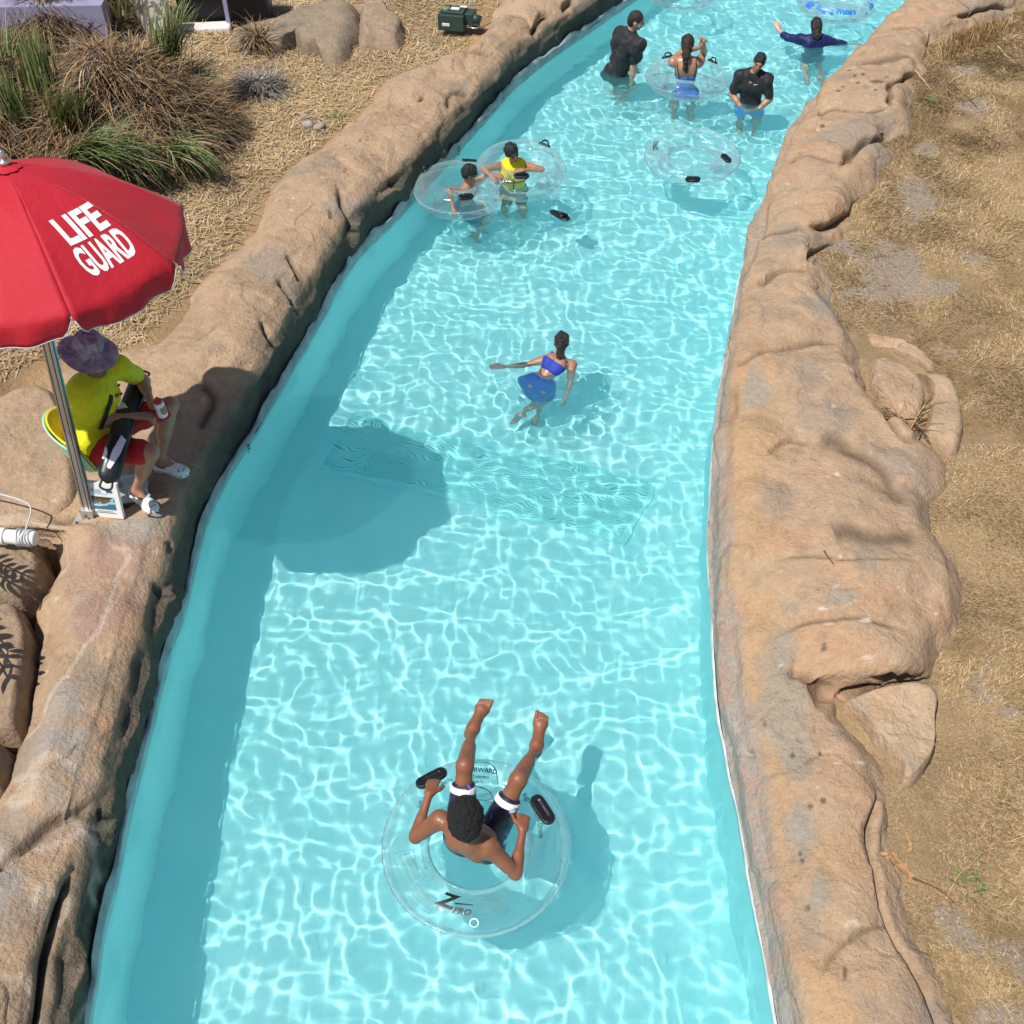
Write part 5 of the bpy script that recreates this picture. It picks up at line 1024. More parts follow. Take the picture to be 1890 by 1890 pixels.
# hat
hu = unit(J['hup']); hx = frame(np.cross((0, 1, 0), hu), hu); hc_ = J['hd']+hu*.055-unit(J['face'])*.01; prof = [(.004, .118), (.045, .116), (.078, .104), (.092, .082), (.099, .03), (.103, .008), (.130, -.006), (.165, -.026), (.188, -.046), (.190, -.050), (.165, -.032), (.128, -.012), (.098, .0), (.09, .07)]
a = np.linspace(0, 2*np.pi, 57)[:-1]; V = np.array([[hc_+hx@V3((r*math.cos(t)*(1.04 if r > .11 else 1), r*math.sin(t), z+(.014*math.sin(2*t+.6)+.006*math.sin(5*t)) * (r > .12))) for t in a] for r, z in prof]).reshape(-1, 3)
def tie_dye():
    m, nt, b = mat_new('tie_dye_purple'); tc = N(nt, 'ShaderNodeTexCoord'); w = N(nt, 'ShaderNodeTexNoise', Scale=9., Detail=3., Distortion=2.5); nt.links.new(tc.outputs['Object'], w.inputs['Vector'])
    rp = N(nt, 'ShaderNodeValToRGB'); e = rp.color_ramp.elements; e[0].position = .38; e[0].color = (.21, .13, .22, 1); e[1].position = .72; e[1].color = (.44, .38, .42, 1); nt.links.new(w.outputs[0], rp.inputs[0]); nt.links.new(rp.outputs[0], b.inputs['Base Color']); b.inputs['Roughness'].default_value = .85; noise_bump(nt, b, [(12., .008), (300., .001)]); return m
M['tie_dye'] = tie_dye(); hat = mesh_np('bucket_hat', V, grid_faces(len(prof), 56, True), M['tie_dye'], g)
for t in (-.9, -.7, .6): V, F = ball_np(hc_+hx@V3((.100*math.cos(t), .100*math.sin(t), .035)), (.004,)*3, None, 6, 8); mesh_np('eyelet', V, F, M['ink'], hat)
# whistle cord and shoulder strap
f_ = unit(J['face']); C = catmull([J['hd']+hx[:, 1]*-.07-hu*.02, J['hd']+f_*.05-hu*.13-hx[:, 1]*.02, J['hd']+f_*.09-hu*.20, J['hd']+f_*.07-hu*.15+hx[:, 1]*.05, J['hd']+hx[:, 1]*.075-hu*.02], 6); V, F = tube_np(C, .004, 6); mesh_np('hat_cord', V, F, M['trim'], hat)
Lr = np.linalg.norm(J['nk']-J['pel']); C = catmull([J['nk']+rt*-.07*S+up*.02, J['pel']+up*Lr*.80+fw*.142-rt*.03, J['pel']+up*Lr*.55+fw*.150+rt*.01, J['pel']+up*Lr*.30+fw*.134+rt*.05], 6)
def band(C, w, nrm, t=.004):
    T = np.gradient(C, axis=0); T /= np.linalg.norm(T, axis=1)[:, None]; sd = np.cross(T, nrm); sd /= np.linalg.norm(sd, axis=1)[:, None]; V = np.concatenate([C-sd*w/2, C+sd*w/2, C+sd*w/2+V3(nrm)*t, C-sd*w/2+V3(nrm)*t]); n = len(C); i = np.arange(n-1)
    return V, np.concatenate([np.stack([i+a*n, i+1+a*n, i+1+b*n, i+b*n], 1) for a, b in ((0, 1), (1, 2), (2, 3), (3, 0))])
V, F = band(C, .034, fw); mesh_np('chest_strap', V, F, M['black_web'], g)
cb = J['pel']+up*Lr*.78+fw*.142-rt*.075; rngp = np.random.default_rng(3)
for k in range(7):
    d = rngp.normal(0, .020, 2); V, F = ball_np(cb+rt*d[0]+up*d[1]+fw*.004, (.014, .012, .006), np.stack([rt, up, fw], 1), 6, 8); mesh_np('shirt_print', V, F, M['red_print'], tsh)
# clogs
for s, td, sd_ in (('R', tdR, 1), ('L', tdL, -1)):
    td = unit(td); lat = np.cross(td, (0, 0, -1)); an = J['an'+s]; gz_ = zf[s]; Rc = np.stack([td, np.cross((0, 0, 1), td), V3((0, 0, 1))], 1); c0 = V3((an[0], an[1], gz_))+td*.05
    P = [('e', c0+td*.085+V3((0, 0, .036)), (.085, .055, .044), Rc, .03), ('e', c0-td*.075+V3((0, 0, .034)), (.065, .042, .042), Rc, .03), ('c', c0-td*.08+V3((0, 0, .018)), c0+td*.11+V3((0, 0, .018)), .040, .048, .02), ('c', c0+td*.01+V3((0, 0, .05)), c0+td*.06+V3((0, 0, .05)), .045, .045, .02), ('-e', c0-td*.055+V3((0, 0, .105)), (.082, .042, .068), Rc, .012)]
    V, F = sdf_mesh(P, .006, [((0, 0, gz_+.002), (0, 0, -1))]); cl = mesh_np('clog', V, F, M['white_plastic'], g); C = catmull([c0+td*.02+Rc[:, 1]*.05+V3((0, 0, .06)), c0-td*.07+Rc[:, 1]*.052+V3((0, 0, .075)), c0-td*.128+V3((0, 0, .080)), c0-td*.07-Rc[:, 1]*.052+V3((0, 0, .075)), c0+td*.02-Rc[:, 1]*.05+V3((0, 0, .06))], 6); V, F = band(C, .022, (0, 0, 1), .006); V, F = tube_np(C, .011, 8); mesh_np('heel_strap', V, F, M['white_plastic'], cl)
    for i in range(3):
        for j in range(4):
            x, y = .065+.035*i, (-.028+.0187*j)*(1-.12*i); zz = .036+.044*math.sqrt(max(0, 1-((x-.085)/.085)**2-(y/.055)**2)); V, F = ball_np(c0+td*x+Rc[:, 1]*y+V3((0, 0, zz)), (.0055, .0055, .004), Rc, 5, 8); mesh_np('vent_hole', V, F, M['ink'], cl)
    for j in range(5):
        t = -1.1+.55*j; V, F = ball_np(c0+td*(.085+.084*math.cos(t))+Rc[:, 1]*.055*math.sin(t)+V3((0, 0, .030)), (.008, .008, .005), None, 5, 8); mesh_np('vent_hole', V, F, M['ink'], cl)
# rescue tube across the lap
C = catmull([at(264, 692, 1.09), at(246, 737, 1.10), at(230, 775, 1.115), at(216, 825, 1.12), at(197, 892, .98)], 12); up_ = unit(V3((.25, -.45, .85))); n = len(C); T = np.gradient(C, axis=0); T /= np.linalg.norm(T, axis=1)[:, None]; a = np.linspace(0, 2*np.pi, 41)[:-1]; V = []
for i in range(n):
    f = i/(n-1); e = min(f, 1-f)/.07; k = math.sqrt(max(1-(1-min(e, 1))**2, .02)); sd = unit(np.cross(T[i], up_)); nn = np.cross(sd, T[i]); ca, sa = np.cos(a), np.sin(a); q = (np.abs(ca)**2.6+np.abs(sa)**2.6)**(-1/2.6)
    V.append(C[i]+np.outer(ca*q*.074*k, sd)+np.outer(sa*q*.042*(.4+.6*k), nn))
V = np.concatenate(V)
# finer mesh for the printed markings
Vg = V.reshape(n, 40, 3); fi = np.linspace(0, n-1, n*6); Vg = np.stack([np.stack([np.interp(fi, np.arange(n), Vg[:, j, c]) for c in range(3)], -1) for j in range(40)], 1); Vn = np.roll(Vg, -1, 1); Vg = np.stack([Vg, (Vg*.75+Vn*.25), (Vg+Vn)/2, (Vg*.25+Vn*.75)], 2).reshape(n*6, 160, 3); V = Vg.reshape(-1, 3); ctr = np.repeat(Vg.mean(1), 160, 0)
u_, v_, _s = to_px(V); PX = np.stack([u_, v_], 1); col = np.tile(np.array([[.010, .010, .013]]), (len(V), 1)); topside = ((V-ctr)@up_) > .0
wh = (((u_-190)/8)**2+((v_-834)/13)**2 < 1) | inside(PX, [(224, 803), (233, 812), (222, 838), (203, 866), (197, 862), (207, 832)]) | inside(PX, [(219, 738), (212, 756), (236, 752), (230, 744)]) | inside(PX, [(254, 684), (275, 690), (277, 716), (262, 708)])
col[wh & topside] = (.70, .73, .78); rb_ = mesh_np('rescue_tube', V, grid_faces(n*6, 160, True), None, None, col=col); M['foam_skin'] = mat_attr('dipped_foam', .32, None, .1, 20., .5); rb_.data.materials.append(M['foam_skin']); tag(rb_, 'black rescue tube with white orca-like patches across the lifeguard\'s lap', 'rescue tube')
for e0, e1 in ((0, 1), (n-1, n-2)):
    d = unit(C[e0]-C[e1]); sd = unit(np.cross(d, up_)); Cq = catmull([C[e0]+sd*.035-d*.02, C[e0]+sd*.038+d*.03, C[e0]+d*.045, C[e0]-sd*.038+d*.03, C[e0]-sd*.035-d*.02], 5); V, F = tube_np(Cq, .009, 6); mesh_np('strap', V, F, M['black_web'], rb_)
V, F = ribbon(np.stack([.030*np.cos(np.linspace(0, 6.28, 30)), .012*np.sin(np.linspace(0, 6.28, 30))], 1), .003); sd = unit(np.cross(T[4], up_)); nn = np.cross(sd, T[4]); V3d = C[4]+nn*.0435+np.outer(V[:, 0], sd)+np.outer(V[:, 1], T[4]); mesh_np('oval_print', V3d, F, M['trim'], rb_, False)
# bottle, hip pack, picture board
bo = thing('water_bottle', 'white squeeze bottle with a red cap on the lifeguard\'s knee', 'bottle', btl); M['red_plastic'] = mat_plain('red_plastic', (.45, .02, .015), .35, var=.08); bx = frame((1, 0, 0), (.05, -.12, 1))
def lathe(prof, base, Rm, n=24):
    a = np.linspace(0, 2*np.pi, n, endpoint=False); V = np.array([[V3(base)+Rm@V3((r*math.cos(t), r*math.sin(t), z)) for t in a] for r, z in prof]).reshape(-1, 3); return V, grid_faces(len(prof), n, True)
V, F = lathe([(.002, 0), (.034, 0), (.037, .006), (.037, .055), (.033, .065), (.033, .078), (.037, .088), (.037, .118), (.030, .134), (.026, .138)], btl, bx); mesh_np('bottle_body', V, F, M['white_plastic'], bo)
V, F = lathe([(.030, .136), (.031, .150), (.024, .158), (.012, .162), (.012, .178), (.008, .183), (.001, .184)], btl, bx); mesh_np('cap', V, F, M['red_plastic'], bo)
pk_c = at(171, 806, 1.02); hp_o = thing('hip_pack', 'red hip pack with a white zip line at the lifeguard\'s side', 'bag', pk_c); V, F = sdf_mesh([('e', pk_c, (.10, .06, .065), frame((.95, .1, -.1)), .02), ('e', pk_c+V3((.02, -.02, -.01)), (.09, .06, .06), frame((.95, .1, -.1)), .02)], .007); M['red_nylon'] = cloth_mat('red_nylon', (.62, .015, .03), .55, .006); mesh_np('pouch', V, F, M['red_nylon'], hp_o)
C = catmull([pk_c+V3((-.085, -.045, -.01)), pk_c+V3((-.04, -.068, .018)), pk_c+V3((.03, -.082, .020)), pk_c+V3((.095, -.06, -.0))], 6); V, F = tube_np(C, .004, 6); mesh_np('zip_line', V, F, M['white_print'], hp_o)
SB = on_rock(200, 953); sR = frame((.99, -.13, 0), (-.02, .18, 1)); sg = thing('picture_board', 'small white board with a picture of a water slide leaning by the pole', 'sign', SB)
def on_board(x, z, d): return SB+sR@V3((x, d, z))
V, F = box_np(on_board(0, .15, 0), (.245, .03, .30), sR); pan = mesh_np('panel', V, F, M['white_plastic'], sg, False)
gx = np.linspace(-.085, .085, 60); gz2 = np.linspace(.075, .185, 44); A_, B_ = np.meshgrid(gx, gz2); V = np.array([on_board(x, z, -.0175) for x, z in zip(A_.ravel(), B_.ravel())]); q3 = np.stack([A_.ravel()*8, B_.ravel()*8, A_.ravel()*0], 1); nz = fbm(q3, 2.5, 600, 4); yy = (B_.ravel()-.075)/.11+.22*nz
col = np.tile(np.array([[.05, .16, .24]]), (len(V), 1)); col[yy > .35] = (.10, .28, .40); col[(yy > .42) & (yy < .55)] = (.62, .70, .72); col[yy > .60] = (.16, .10, .055); col[yy > .85] = (.05, .07, .04); col[(np.abs(A_.ravel()*6+.3-yy) < .12) & (yy > .3)] = (.25, .55, .68); M['photo'] = mat_attr('printed_picture', .4, None, .05, 20., .4); mesh_np('picture', V, grid_faces(44, 60), M['photo'], pan, col=col); M['pale_blue'] = mat_plain('pale_blue_print', (.30, .50, .62), .5); M['dark_blue'] = mat_plain('dark_blue_print', (.05, .11, .25), .5)
for x, z, w, h, m in ((-.04, .235, .07, .03, 'pale_blue'), (.06, .235, .045, .022, 'dark_blue'), (-.005, .212, .10, .006, 'pale_blue'), (0, .045, .15, .005, 'faint_print'), (0, .058, .12, .004, 'faint_print')): V, F = box_np(on_board(x, z, -.0165), (w, .002, h), sR); mesh_np('print', V, F, M[m], pan, False)
# white pipe with a cord
pA, pB = at(-60, 985, .64), at(66, 994, .64); pp = thing('pipe', 'white pipe with cord tied round its end on the boulders', 'pipe', pB); dAB = unit(pB-pA); M['pvc'] = mat_plain('white_pvc', (.78, .77, .75), .45, var=.06); V, F = tube_np(catmull([pA, pA+(pB-pA)*.5, pB-dAB*.06, pB-dAB*.02, pB+dAB*.008], 5), np.interp(np.linspace(0, 1, 21), [0, .9, 1], [.052, .052, .030]), 20); mesh_np('pipe', V, F, M['pvc'], pp)
V, F = tube_np(catmull([pA+dAB*.22, pA+dAB*.25, pA+dAB*.28], 4), .062, 20); mesh_np('collar', V, F, M['pvc'], pp)
for k in range(6):
    a = np.linspace(0, 2*np.pi, 25); cx = pB-dAB*(.03+.018*k); sd = unit(np.cross(dAB, (0, 0, 1))); tl = V3((.02*math.sin(k*2.), 0, .012*math.cos(k*3.))); V, F = tube_np(cx+np.outer(np.cos(a), sd)*.058+np.outer(np.sin(a), np.cross(sd, dAB)+tl)*.058+np.outer(np.cos(a*2+k), dAB)*.008, .006, 6, False); mesh_np('cord_turn', V, F, M['trim'], pp)
C = catmull([pB-dAB*.06+V3((0, 0, .055)), at(57, 940, .72), at(42, 925, .74), at(0, 912, .74), at(-40, 905, .72)], 8); V, F = tube_np(C, .006, 6); mesh_np('cord', V, F, M['trim'], pp)
print('guard', time.time()-T0)

# ================================================================== things in and by the water
def wall_mark(u, v, h, s='3'):
    p = at(u, v, .03)[:2]; i = np.argmin(np.linalg.norm(WL-p, axis=1)); T = unit(WL[min(i+6, len(WL)-1)]-WL[max(i-6, 0)]); T3 = V3((T[0], T[1], 0)); nI = V3((T[1], -T[0], 0)); Vt, Ft = text_pts(s, h*1.35, .003, .95); c = V3((WL[i][0], WL[i][1], .038))+nI*.045
    mesh_np('depth_mark', c+np.outer(Vt[:, 0], T3)+np.outer(Vt[:, 1], V3((0, 0, 1))), Ft, M['ink'], pool_wall_left, False)
wall_mark(458, 830, .10); wall_mark(842, 279, .11); wall_mark(1185, -4, .11)
sp = at(1033, 397, .015); sd_o = thing('sandal', 'black slide sandal floating alone in the pool', 'sandal', (sp[0], sp[1], 0)); ax = unit(V3((.075, -.075, 0))*1.0); ay = np.cross((0, 0, 1), ax); Rs = np.stack([ax, ay, V3((0, 0, 1))], 1)
V, F = sdf_mesh([('e', sp+ax*.062, (.080, .052, .020), Rs, .03), ('e', sp-ax*.075, (.066, .042, .020), Rs, .03), ('c', sp-ax*.06, sp+ax*.06, .03, .034, .03)], .006, [(sp+V3((0, 0, .012)), (0, 0, 1))]); mesh_np('sole', V, F, M['rubber'], sd_o)
C = catmull([sp+ax*.03+ay*.050, sp+ax*.04+ay*.035+V3((0, 0, .025)), sp+ax*.045+V3((0, 0, .032)), sp+ax*.04-ay*.035+V3((0, 0, .025)), sp+ax*.03-ay*.050], 6); V, F = band(C, .07, (.2, .1, 1.), .006); V = V; mesh_np('strap', V, F, M['rubber'], sd_o)
# drain grate on the pool floor
gP = [under(648, 768), under(1212, 888), under(1150, 1000), under(588, 862)]; gr = thing('drain_grate', 'wide slatted drain grate set in the pool floor', 'grate', gP[0]*np.array([1, 1, 0])+V3((0, 0, -DEPTH)))
M['grate'] = mat_plain('aqua_grate', (.38, .84, .85), .6, var=.1, vscale=5); M['grate_gap_shade'] = mat_plain('grate_gap_shade', (.26, .66, .69), .8, var=.1); q = [p*np.array([1, 1, 0])+V3((0, 0, -DEPTH+.004)) for p in gP]; mesh_np('gap_shade', np.array(q), np.array([[0, 1, 2, 3]]), M['grate_gap_shade'], gr, False)  # flat darker sheet under the slats paints the shade in the gaps
sl_, ns = [], 44
for k in range(ns):
    f0, f1 = (k+.18)/ns, (k+.82)/ns; A1, A2 = q[0]+(q[3]-q[0])*f0, q[0]+(q[3]-q[0])*f1; B1, B2 = q[1]+(q[2]-q[1])*f0, q[1]+(q[2]-q[1])*f1; z0, z1 = V3((0, 0, .004)), V3((0, 0, .016)); Vv = np.array([A1+z0, B1+z0, B2+z0, A2+z0, A1+z1, B1+z1, B2+z1, A2+z1]); sl_.append((Vv, np.array([[4, 5, 6, 7], [0, 1, 5, 4], [2, 3, 7, 6], [1, 2, 6, 5], [3, 0, 4, 7]])))
V, F = join(sl_); stuff(mesh_np('slats', V, F, M['grate'], gr, False))
for i in range(4):
    a, b = q[i]+V3((0, 0, .01)), q[(i+1) % 4]+V3((0, 0, .01)); V, F = box_np((a+b)/2, (np.linalg.norm(b-a)+(.045 if i % 2 else -.047), .045, .024), frame(b-a)); mesh_np('frame_bar', V, F, M['grate'], gr, False)
# green pump box and ring
gz0 = .46; bc = at(836, 36, gz0+.1); bR = frame((.92, -.2, 0)); M['dk_green'] = mat_plain('dark_green_plastic', (.022, .052, .045), .5, var=.2, bump=[(30., .004)]); M['paper'] = mat_plain('pale_sticker', (.65, .68, .6), .6); M['olive'] = mat_plain('olive_cap', (.16, .22, .12), .6); bb = thing('pump_box', 'dark green plastic pump box with stickers lying on the straw', 'box', (bc[0], bc[1], gz0-.06))
def bbox_(name, c, s, m): 
    V, F = box_np(bc+bR@V3(c), s, bR); o = mesh_np(name, V, F, M[m], bb, False); md = o.modifiers.new('b', 'BEVEL'); md.width = .012; md.segments = 2; return o
bbox_('body', (0, 0, 0), (.34, .26, .20), 'dk_green'); bbox_('lid', (.01, .02, .115), (.30, .22, .03), 'dk_green'); bbox_('motor_housing', (.20, .06, .03), (.16, .20, .14), 'dk_green'); bbox_('front_plate', (-.06, -.133, -.02), (.10, .01, .04), 'paper')
bbox_('sticker', (.03, .02, .134), (.11, .08, .004), 'paper'); bbox_('sticker', (.12, .10, .134), (.09, .05, .004), 'paper'); V, F = lathe([(.002, .15), (.045, .15), (.05, .145), (.05, .128)], bc+bR@V3((-.08, -.01, 0)), np.eye(3)); mesh_np('cap', V, F, M['olive'], bb); V, F = tube_np([bc+bR@V3((.24, .02, .04)), bc+bR@V3((.36, .0, .02))], .055, 16); mesh_np('pipe_stub', V, F, M['dk_green'], bb); V, F = tube_np([bc+bR@V3((.18, .16, 0)), bc+bR@V3((.20, .22, .45))], .010, 8); mesh_np('riser', V, F, M['pvc'], bb)
rc = at(876, 51, .47); a = np.linspace(0, 2*np.pi, 41); V, F = tube_np(rc+np.stack([.068*np.cos(a), .068*np.sin(a), .02+0*a], 1), .010, 8, False); ro = mesh_np('valve_ring', V, F, M['alu'], None); tag(ro, 'small round metal-rimmed lid beside the green box', 'lid'); V, F = lathe([(.001, .008), (.066, .006)], rc, np.eye(3)); M['tan_lid'] = mat_plain('tan_lid', (.40, .30, .22), .7); mesh_np('lid_face', V, F, M['tan_lid'], ro)
# purple slide at the top
M['purple'] = mat_plain('purple_gelcoat', (.16, .11, .34), .3, var=.08, vscale=3, coat=.3); M['slide_shade'] = mat_plain('slide_opening_shade', (.015, .013, .02), .5); M['slide_grey'] = mat_plain('grey_lilac_gelcoat', (.30, .29, .42), .4, var=.08, vscale=3); M['pale_post'] = mat_plain('weathered_white_paint', (.70, .66, .62), .6, var=.12, bump=[(20., .004)])
sc0 = at(415, 22, .75); ws = thing('water_slide', 'purple water slide trough with a dark block as its shaded opening beyond the boulders', 'slide', (sc0[0], sc0[1], .4)); ang = np.linspace(R(-215), R(35), 41); sax = unit(V3((1, .30, 0))); scx = np.cross((0, 0, 1), sax)
def trough(r0, x0, x1, mat, name, c=sc0):
    V = np.array([[c+sax*x+scx*r0*math.cos(t)+V3((0, 0, r0*math.sin(t))) for t in ang] for x in np.linspace(x0, x1, 14)]).reshape(-1, 3); o = mesh_np(name, V, grid_faces(14, 41), mat, ws); m = o.modifiers.new('s', 'SOLIDIFY'); m.thickness = .03; return o
sc1 = sc0+V3((0, .75, .05)); oc = at(405, 38, .62); V, F = box_np(oc+V3((0, .45, .05)), (1.15, .5, .62), frame((1, .12, 0))); mesh_np('opening', V, F, M['slide_shade'], ws, False); V, F = box_np(at(556, -2, .45)+V3((0, .75, 0)), (1.5, .9, .55), frame((1, .25, .1))); o = mesh_np('chute', V, F, M['purple'], ws, False); m = o.modifiers.new('b', 'BEVEL'); m.width = .2; m.segments = 5  # solid dark box stands in for the shade inside the slide's opening
V, F = box_np(at(350, 5, 1.0)+V3((-.9, .6, 0)), (3.0, .55, .10), frame((1, .1, .04))); mesh_np('edge_beam', V, F, M['slide_grey'], ws, False); V, F = box_np(at(416, 28, .7)+V3((0, .1, 0)), (.05, .05, .5)); mesh_np('support', V, F, M['slide_grey'], ws, False)
po = at(285, 45, .75); pr = thing('white_post', 'weathered white post leaning between the grass clumps', 'post', (po[0], po[1], .4)); V, F = box_np(po+V3((0, .1, .1)), (.36, .25, .85), frame((1, .1, .25), (-.28, .0, 1))); o = mesh_np('post', V, F, M['pale_post'], pr, False); m = o.modifiers.new('b', 'BEVEL'); m.width = .03; m.segments = 3; V, F = tube_np([po+V3((.0, -.06, .38)), po+V3((.0, -.10, .38))], .03, 12); mesh_np('bolt_cap', V, F, M['pale_post'], pr)
V, F = box_np(at(370, 62, .5)+V3((0, .1, 0)), (.75, .22, .14), frame((1, .12, 0))); o = mesh_np('white_kerb', V, F, M['pale_post'], None, False); tag(o, 'low white kerb block below the dark slide opening', 'kerb'); m = o.modifiers.new('b', 'BEVEL'); m.width = .03; m.segments = 3
V, F = box_np(at(58, 4, 1.2)+V3((0, .25, -.64)), (1.5, .3, 1.1), frame((1, .05, 0))); o = mesh_np('lilac_wall', V, F, M['slide_grey'], None, False); tag(o, 'grey-lilac low wall at the far corner behind the dead grass', 'wall')
# ================================================================== plants, straw and grass
M['blade'] = mat_attr('dry_blade', .75, None, .1, 60., .25); M['green_blade'] = mat_attr('green_blade', .45, None, .1, 60., .4)
def blades(name, base, dirs, length, width, droop, cols, mat, parent=None, seg=4, curl=None):
    "ribbons: base (n,3), dirs (n,3) start direction, droop bends them to the ground"
    n = len(base); d = dirs/np.linalg.norm(dirs, axis=1)[:, None]; p = base.copy(); V = []; side = np.cross(d, np.array([0, 0, 1.])); side += 1e-4; side /= np.linalg.norm(side, axis=1)[:, None]; C = []
    for k in range(seg+1):
        f = k/seg; w = width*(1-f**1.6)*.5+width*.04; V.append(p-side*w[:, None]); V.append(p+side*w[:, None]); C += [cols*(.85+.25*f)]*2
        d = d+np.array([0, 0, -1.])*(droop*(.35+f))[:, None]/seg; d = d/np.linalg.norm(d, axis=1)[:, None]; p = p+d*(length/seg)[:, None]
    V = np.stack(V, 1).reshape(-1, 3); C = np.stack(C, 1).reshape(-1, 3); i = np.arange(n)[:, None]*(2*(seg+1)); F = np.concatenate([np.stack([i[:, 0]+2*k, i[:, 0]+2*k+1, i[:, 0]+2*k+3, i[:, 0]+2*k+2], 1) for k in range(seg)])
    return mesh_np(name, V, F, mat, parent, True, col=C)
_br = bvh_of(bank_r)
def bank_z(x, y):
    h = _br.ray_cast(Vector((x, y, 4)), Vector((0, 0, -1))); return h[0].z if h[0] is not None and h[0].z > GR-.02 else float(right_z(np.array([[x, y, 0.]]))[0])
def on_bank(u, v):
    z = .35
    for _ in range(6): p = at(u, v, z); z = bank_z(p[0], p[1])
    return at(u, v, z)
DRY = np.array([[.34, .22, .11], [.27, .17, .09], [.48, .36, .21], [.19, .115, .062], [.26, .21, .16], [.13, .09, .06], [.42, .24, .09]])
GRN = np.array([[.13, .20, .05], [.17, .24, .08], [.24, .30, .12], [.09, .14, .04]])
def mound(label, px, z0, r, h, n, greens, seed, col=DRY):
    g = np.random.default_rng(seed); c = at(px[0], px[1], z0); root = thing('grass_clump', label, 'plant', c, 'clumps of ornamental grass')
    a = g.uniform(0, 2*np.pi, n); q = np.sqrt(g.uniform(0, 1, n)); pos = np.stack([np.cos(a)*q*r, np.sin(a)*q*r, np.zeros(n)], 1); top = h*(1-q**2.2)*(1+.5*vnoise(pos+c, 3., 700)); base = c+pos; base[:, 2] = z0+top*g.uniform(.55, 1., n)
    dirs = np.stack([np.cos(a+g.normal(0, .85, n)), np.sin(a+g.normal(0, .85, n)), g.uniform(-.5, .9, n)], 1); L = g.uniform(.16, .45, n); cc = col[g.integers(0, len(col), n)]*g.uniform(.45, 1.05, n)[:, None]
    stuff(blades('dead_blades', base, dirs, L, g.uniform(.006, .016, n), g.uniform(.6, 2.2, n), cc, M['blade'], root, 4))
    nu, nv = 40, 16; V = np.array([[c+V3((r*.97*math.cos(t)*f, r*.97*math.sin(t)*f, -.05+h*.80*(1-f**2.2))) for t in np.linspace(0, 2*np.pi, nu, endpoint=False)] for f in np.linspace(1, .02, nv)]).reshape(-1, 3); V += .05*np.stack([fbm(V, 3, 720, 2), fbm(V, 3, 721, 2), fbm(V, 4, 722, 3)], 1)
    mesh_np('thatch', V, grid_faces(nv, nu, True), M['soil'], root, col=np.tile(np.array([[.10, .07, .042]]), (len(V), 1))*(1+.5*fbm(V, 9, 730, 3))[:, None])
    for (u, v, z, m, ln, dr, sp, dp, wd) in greens:
        b = at(u, v, z); m = int(m*1.5) if m > 50 else m; bb_ = b+g.normal(0, 1, (m, 3))*np.array([.07, .07, .02]); dd = V3(dr)+g.normal(0, sp, (m, 3)); cc = GRN[g.integers(0, len(GRN), m)]*g.uniform(.7, 1.3, m)[:, None]; dry = g.random(m) < .18; cc[dry] = DRY[2]*.9
        stuff(blades('green_blades', bb_, dd, g.uniform(.6, 1., m)*ln, g.uniform(.6, 1.1, m)*wd*1.3, g.uniform(.4, 1., m)*dp, cc, M['green_blade'], root, 7))
mound('large mound of dead ornamental grass with green tufts behind the umbrella', (235, 255), .45, 1.15, .95, 15000, [(85, 178, 1.0, 150, .75, (.0, .05, 1), .10, .25, .016), (120, 228, .95, 90, .55, (.35, -.1, .9), .18, .8, .014), (310, 108, 1.05, 130, .75, (.30, .1, .9), .20, .8, .014), (140, 290, .85, 120, .95, (.8, -.2, .7), .22, 1.6, .013), (350, 140, .8, 60, .5, (.8, 0, .5), .25, .9, .012), (320, 270, .8, 60, .7, (.7, -.4, .4), .25, 1.8, .011), (225, 285, .8, 60, .7, (.7, -.5, .5), .25, 1.6, .012)], 31)
mound('brown mound of dead grass at the left edge with a short green tuft', (-20, 260), .5, .95, .8, 10000, [(28, 215, 1.0, 80, .55, (-.1, .0, 1), .14, .4, .015), (5, 130, 1.1, 60, .7, (.1, 0, 1), .3, 1.2, .010)], 32)
mound('dark brown mound of dead grass at the top left, farthest from the umbrella', (110, 75), .5, 1.0, .8, 9000, [(230, 28, .9, 50, .6, (.2, 0, 1), .15, .4, .013), (285, 60, .6, 60, .6, (.2, .1, 1), .12, .4, .014)], 33, DRY*.8)
mound('grey dead grass tuft alone on the straw by the rock edge', (478, 165), .42, .22, .16, 700, [], 34, np.array([[.30, .27, .23], [.22, .20, .18], [.40, .36, .31]]))
mound('small dry tuft at the foot of the long boulder', (478, 88), .42, .20, .22, 500, [], 35)
mound('dry tuft in the hollow between the boulder and the rock edge', (1675, 785), .20, .14, .07, 500, [], 36, DRY*1.1)
def field(name, poly_px, z, n, gen, mat, seed, zf):
    g = np.random.default_rng(seed); P = ats(poly_px, z)[:, :2]; lo, hi = P.min(0), P.max(0); out = []
    tot = 0
    while tot < n:
        q = g.uniform(lo, hi, (n, 2)); q = q[inside(q, P)]; out.append(q); tot += len(q)
    q = np.concatenate(out)[:n]; V = np.concatenate([q, np.zeros((len(q), 1))], 1); V[:, 2] = zf(V); return V, g
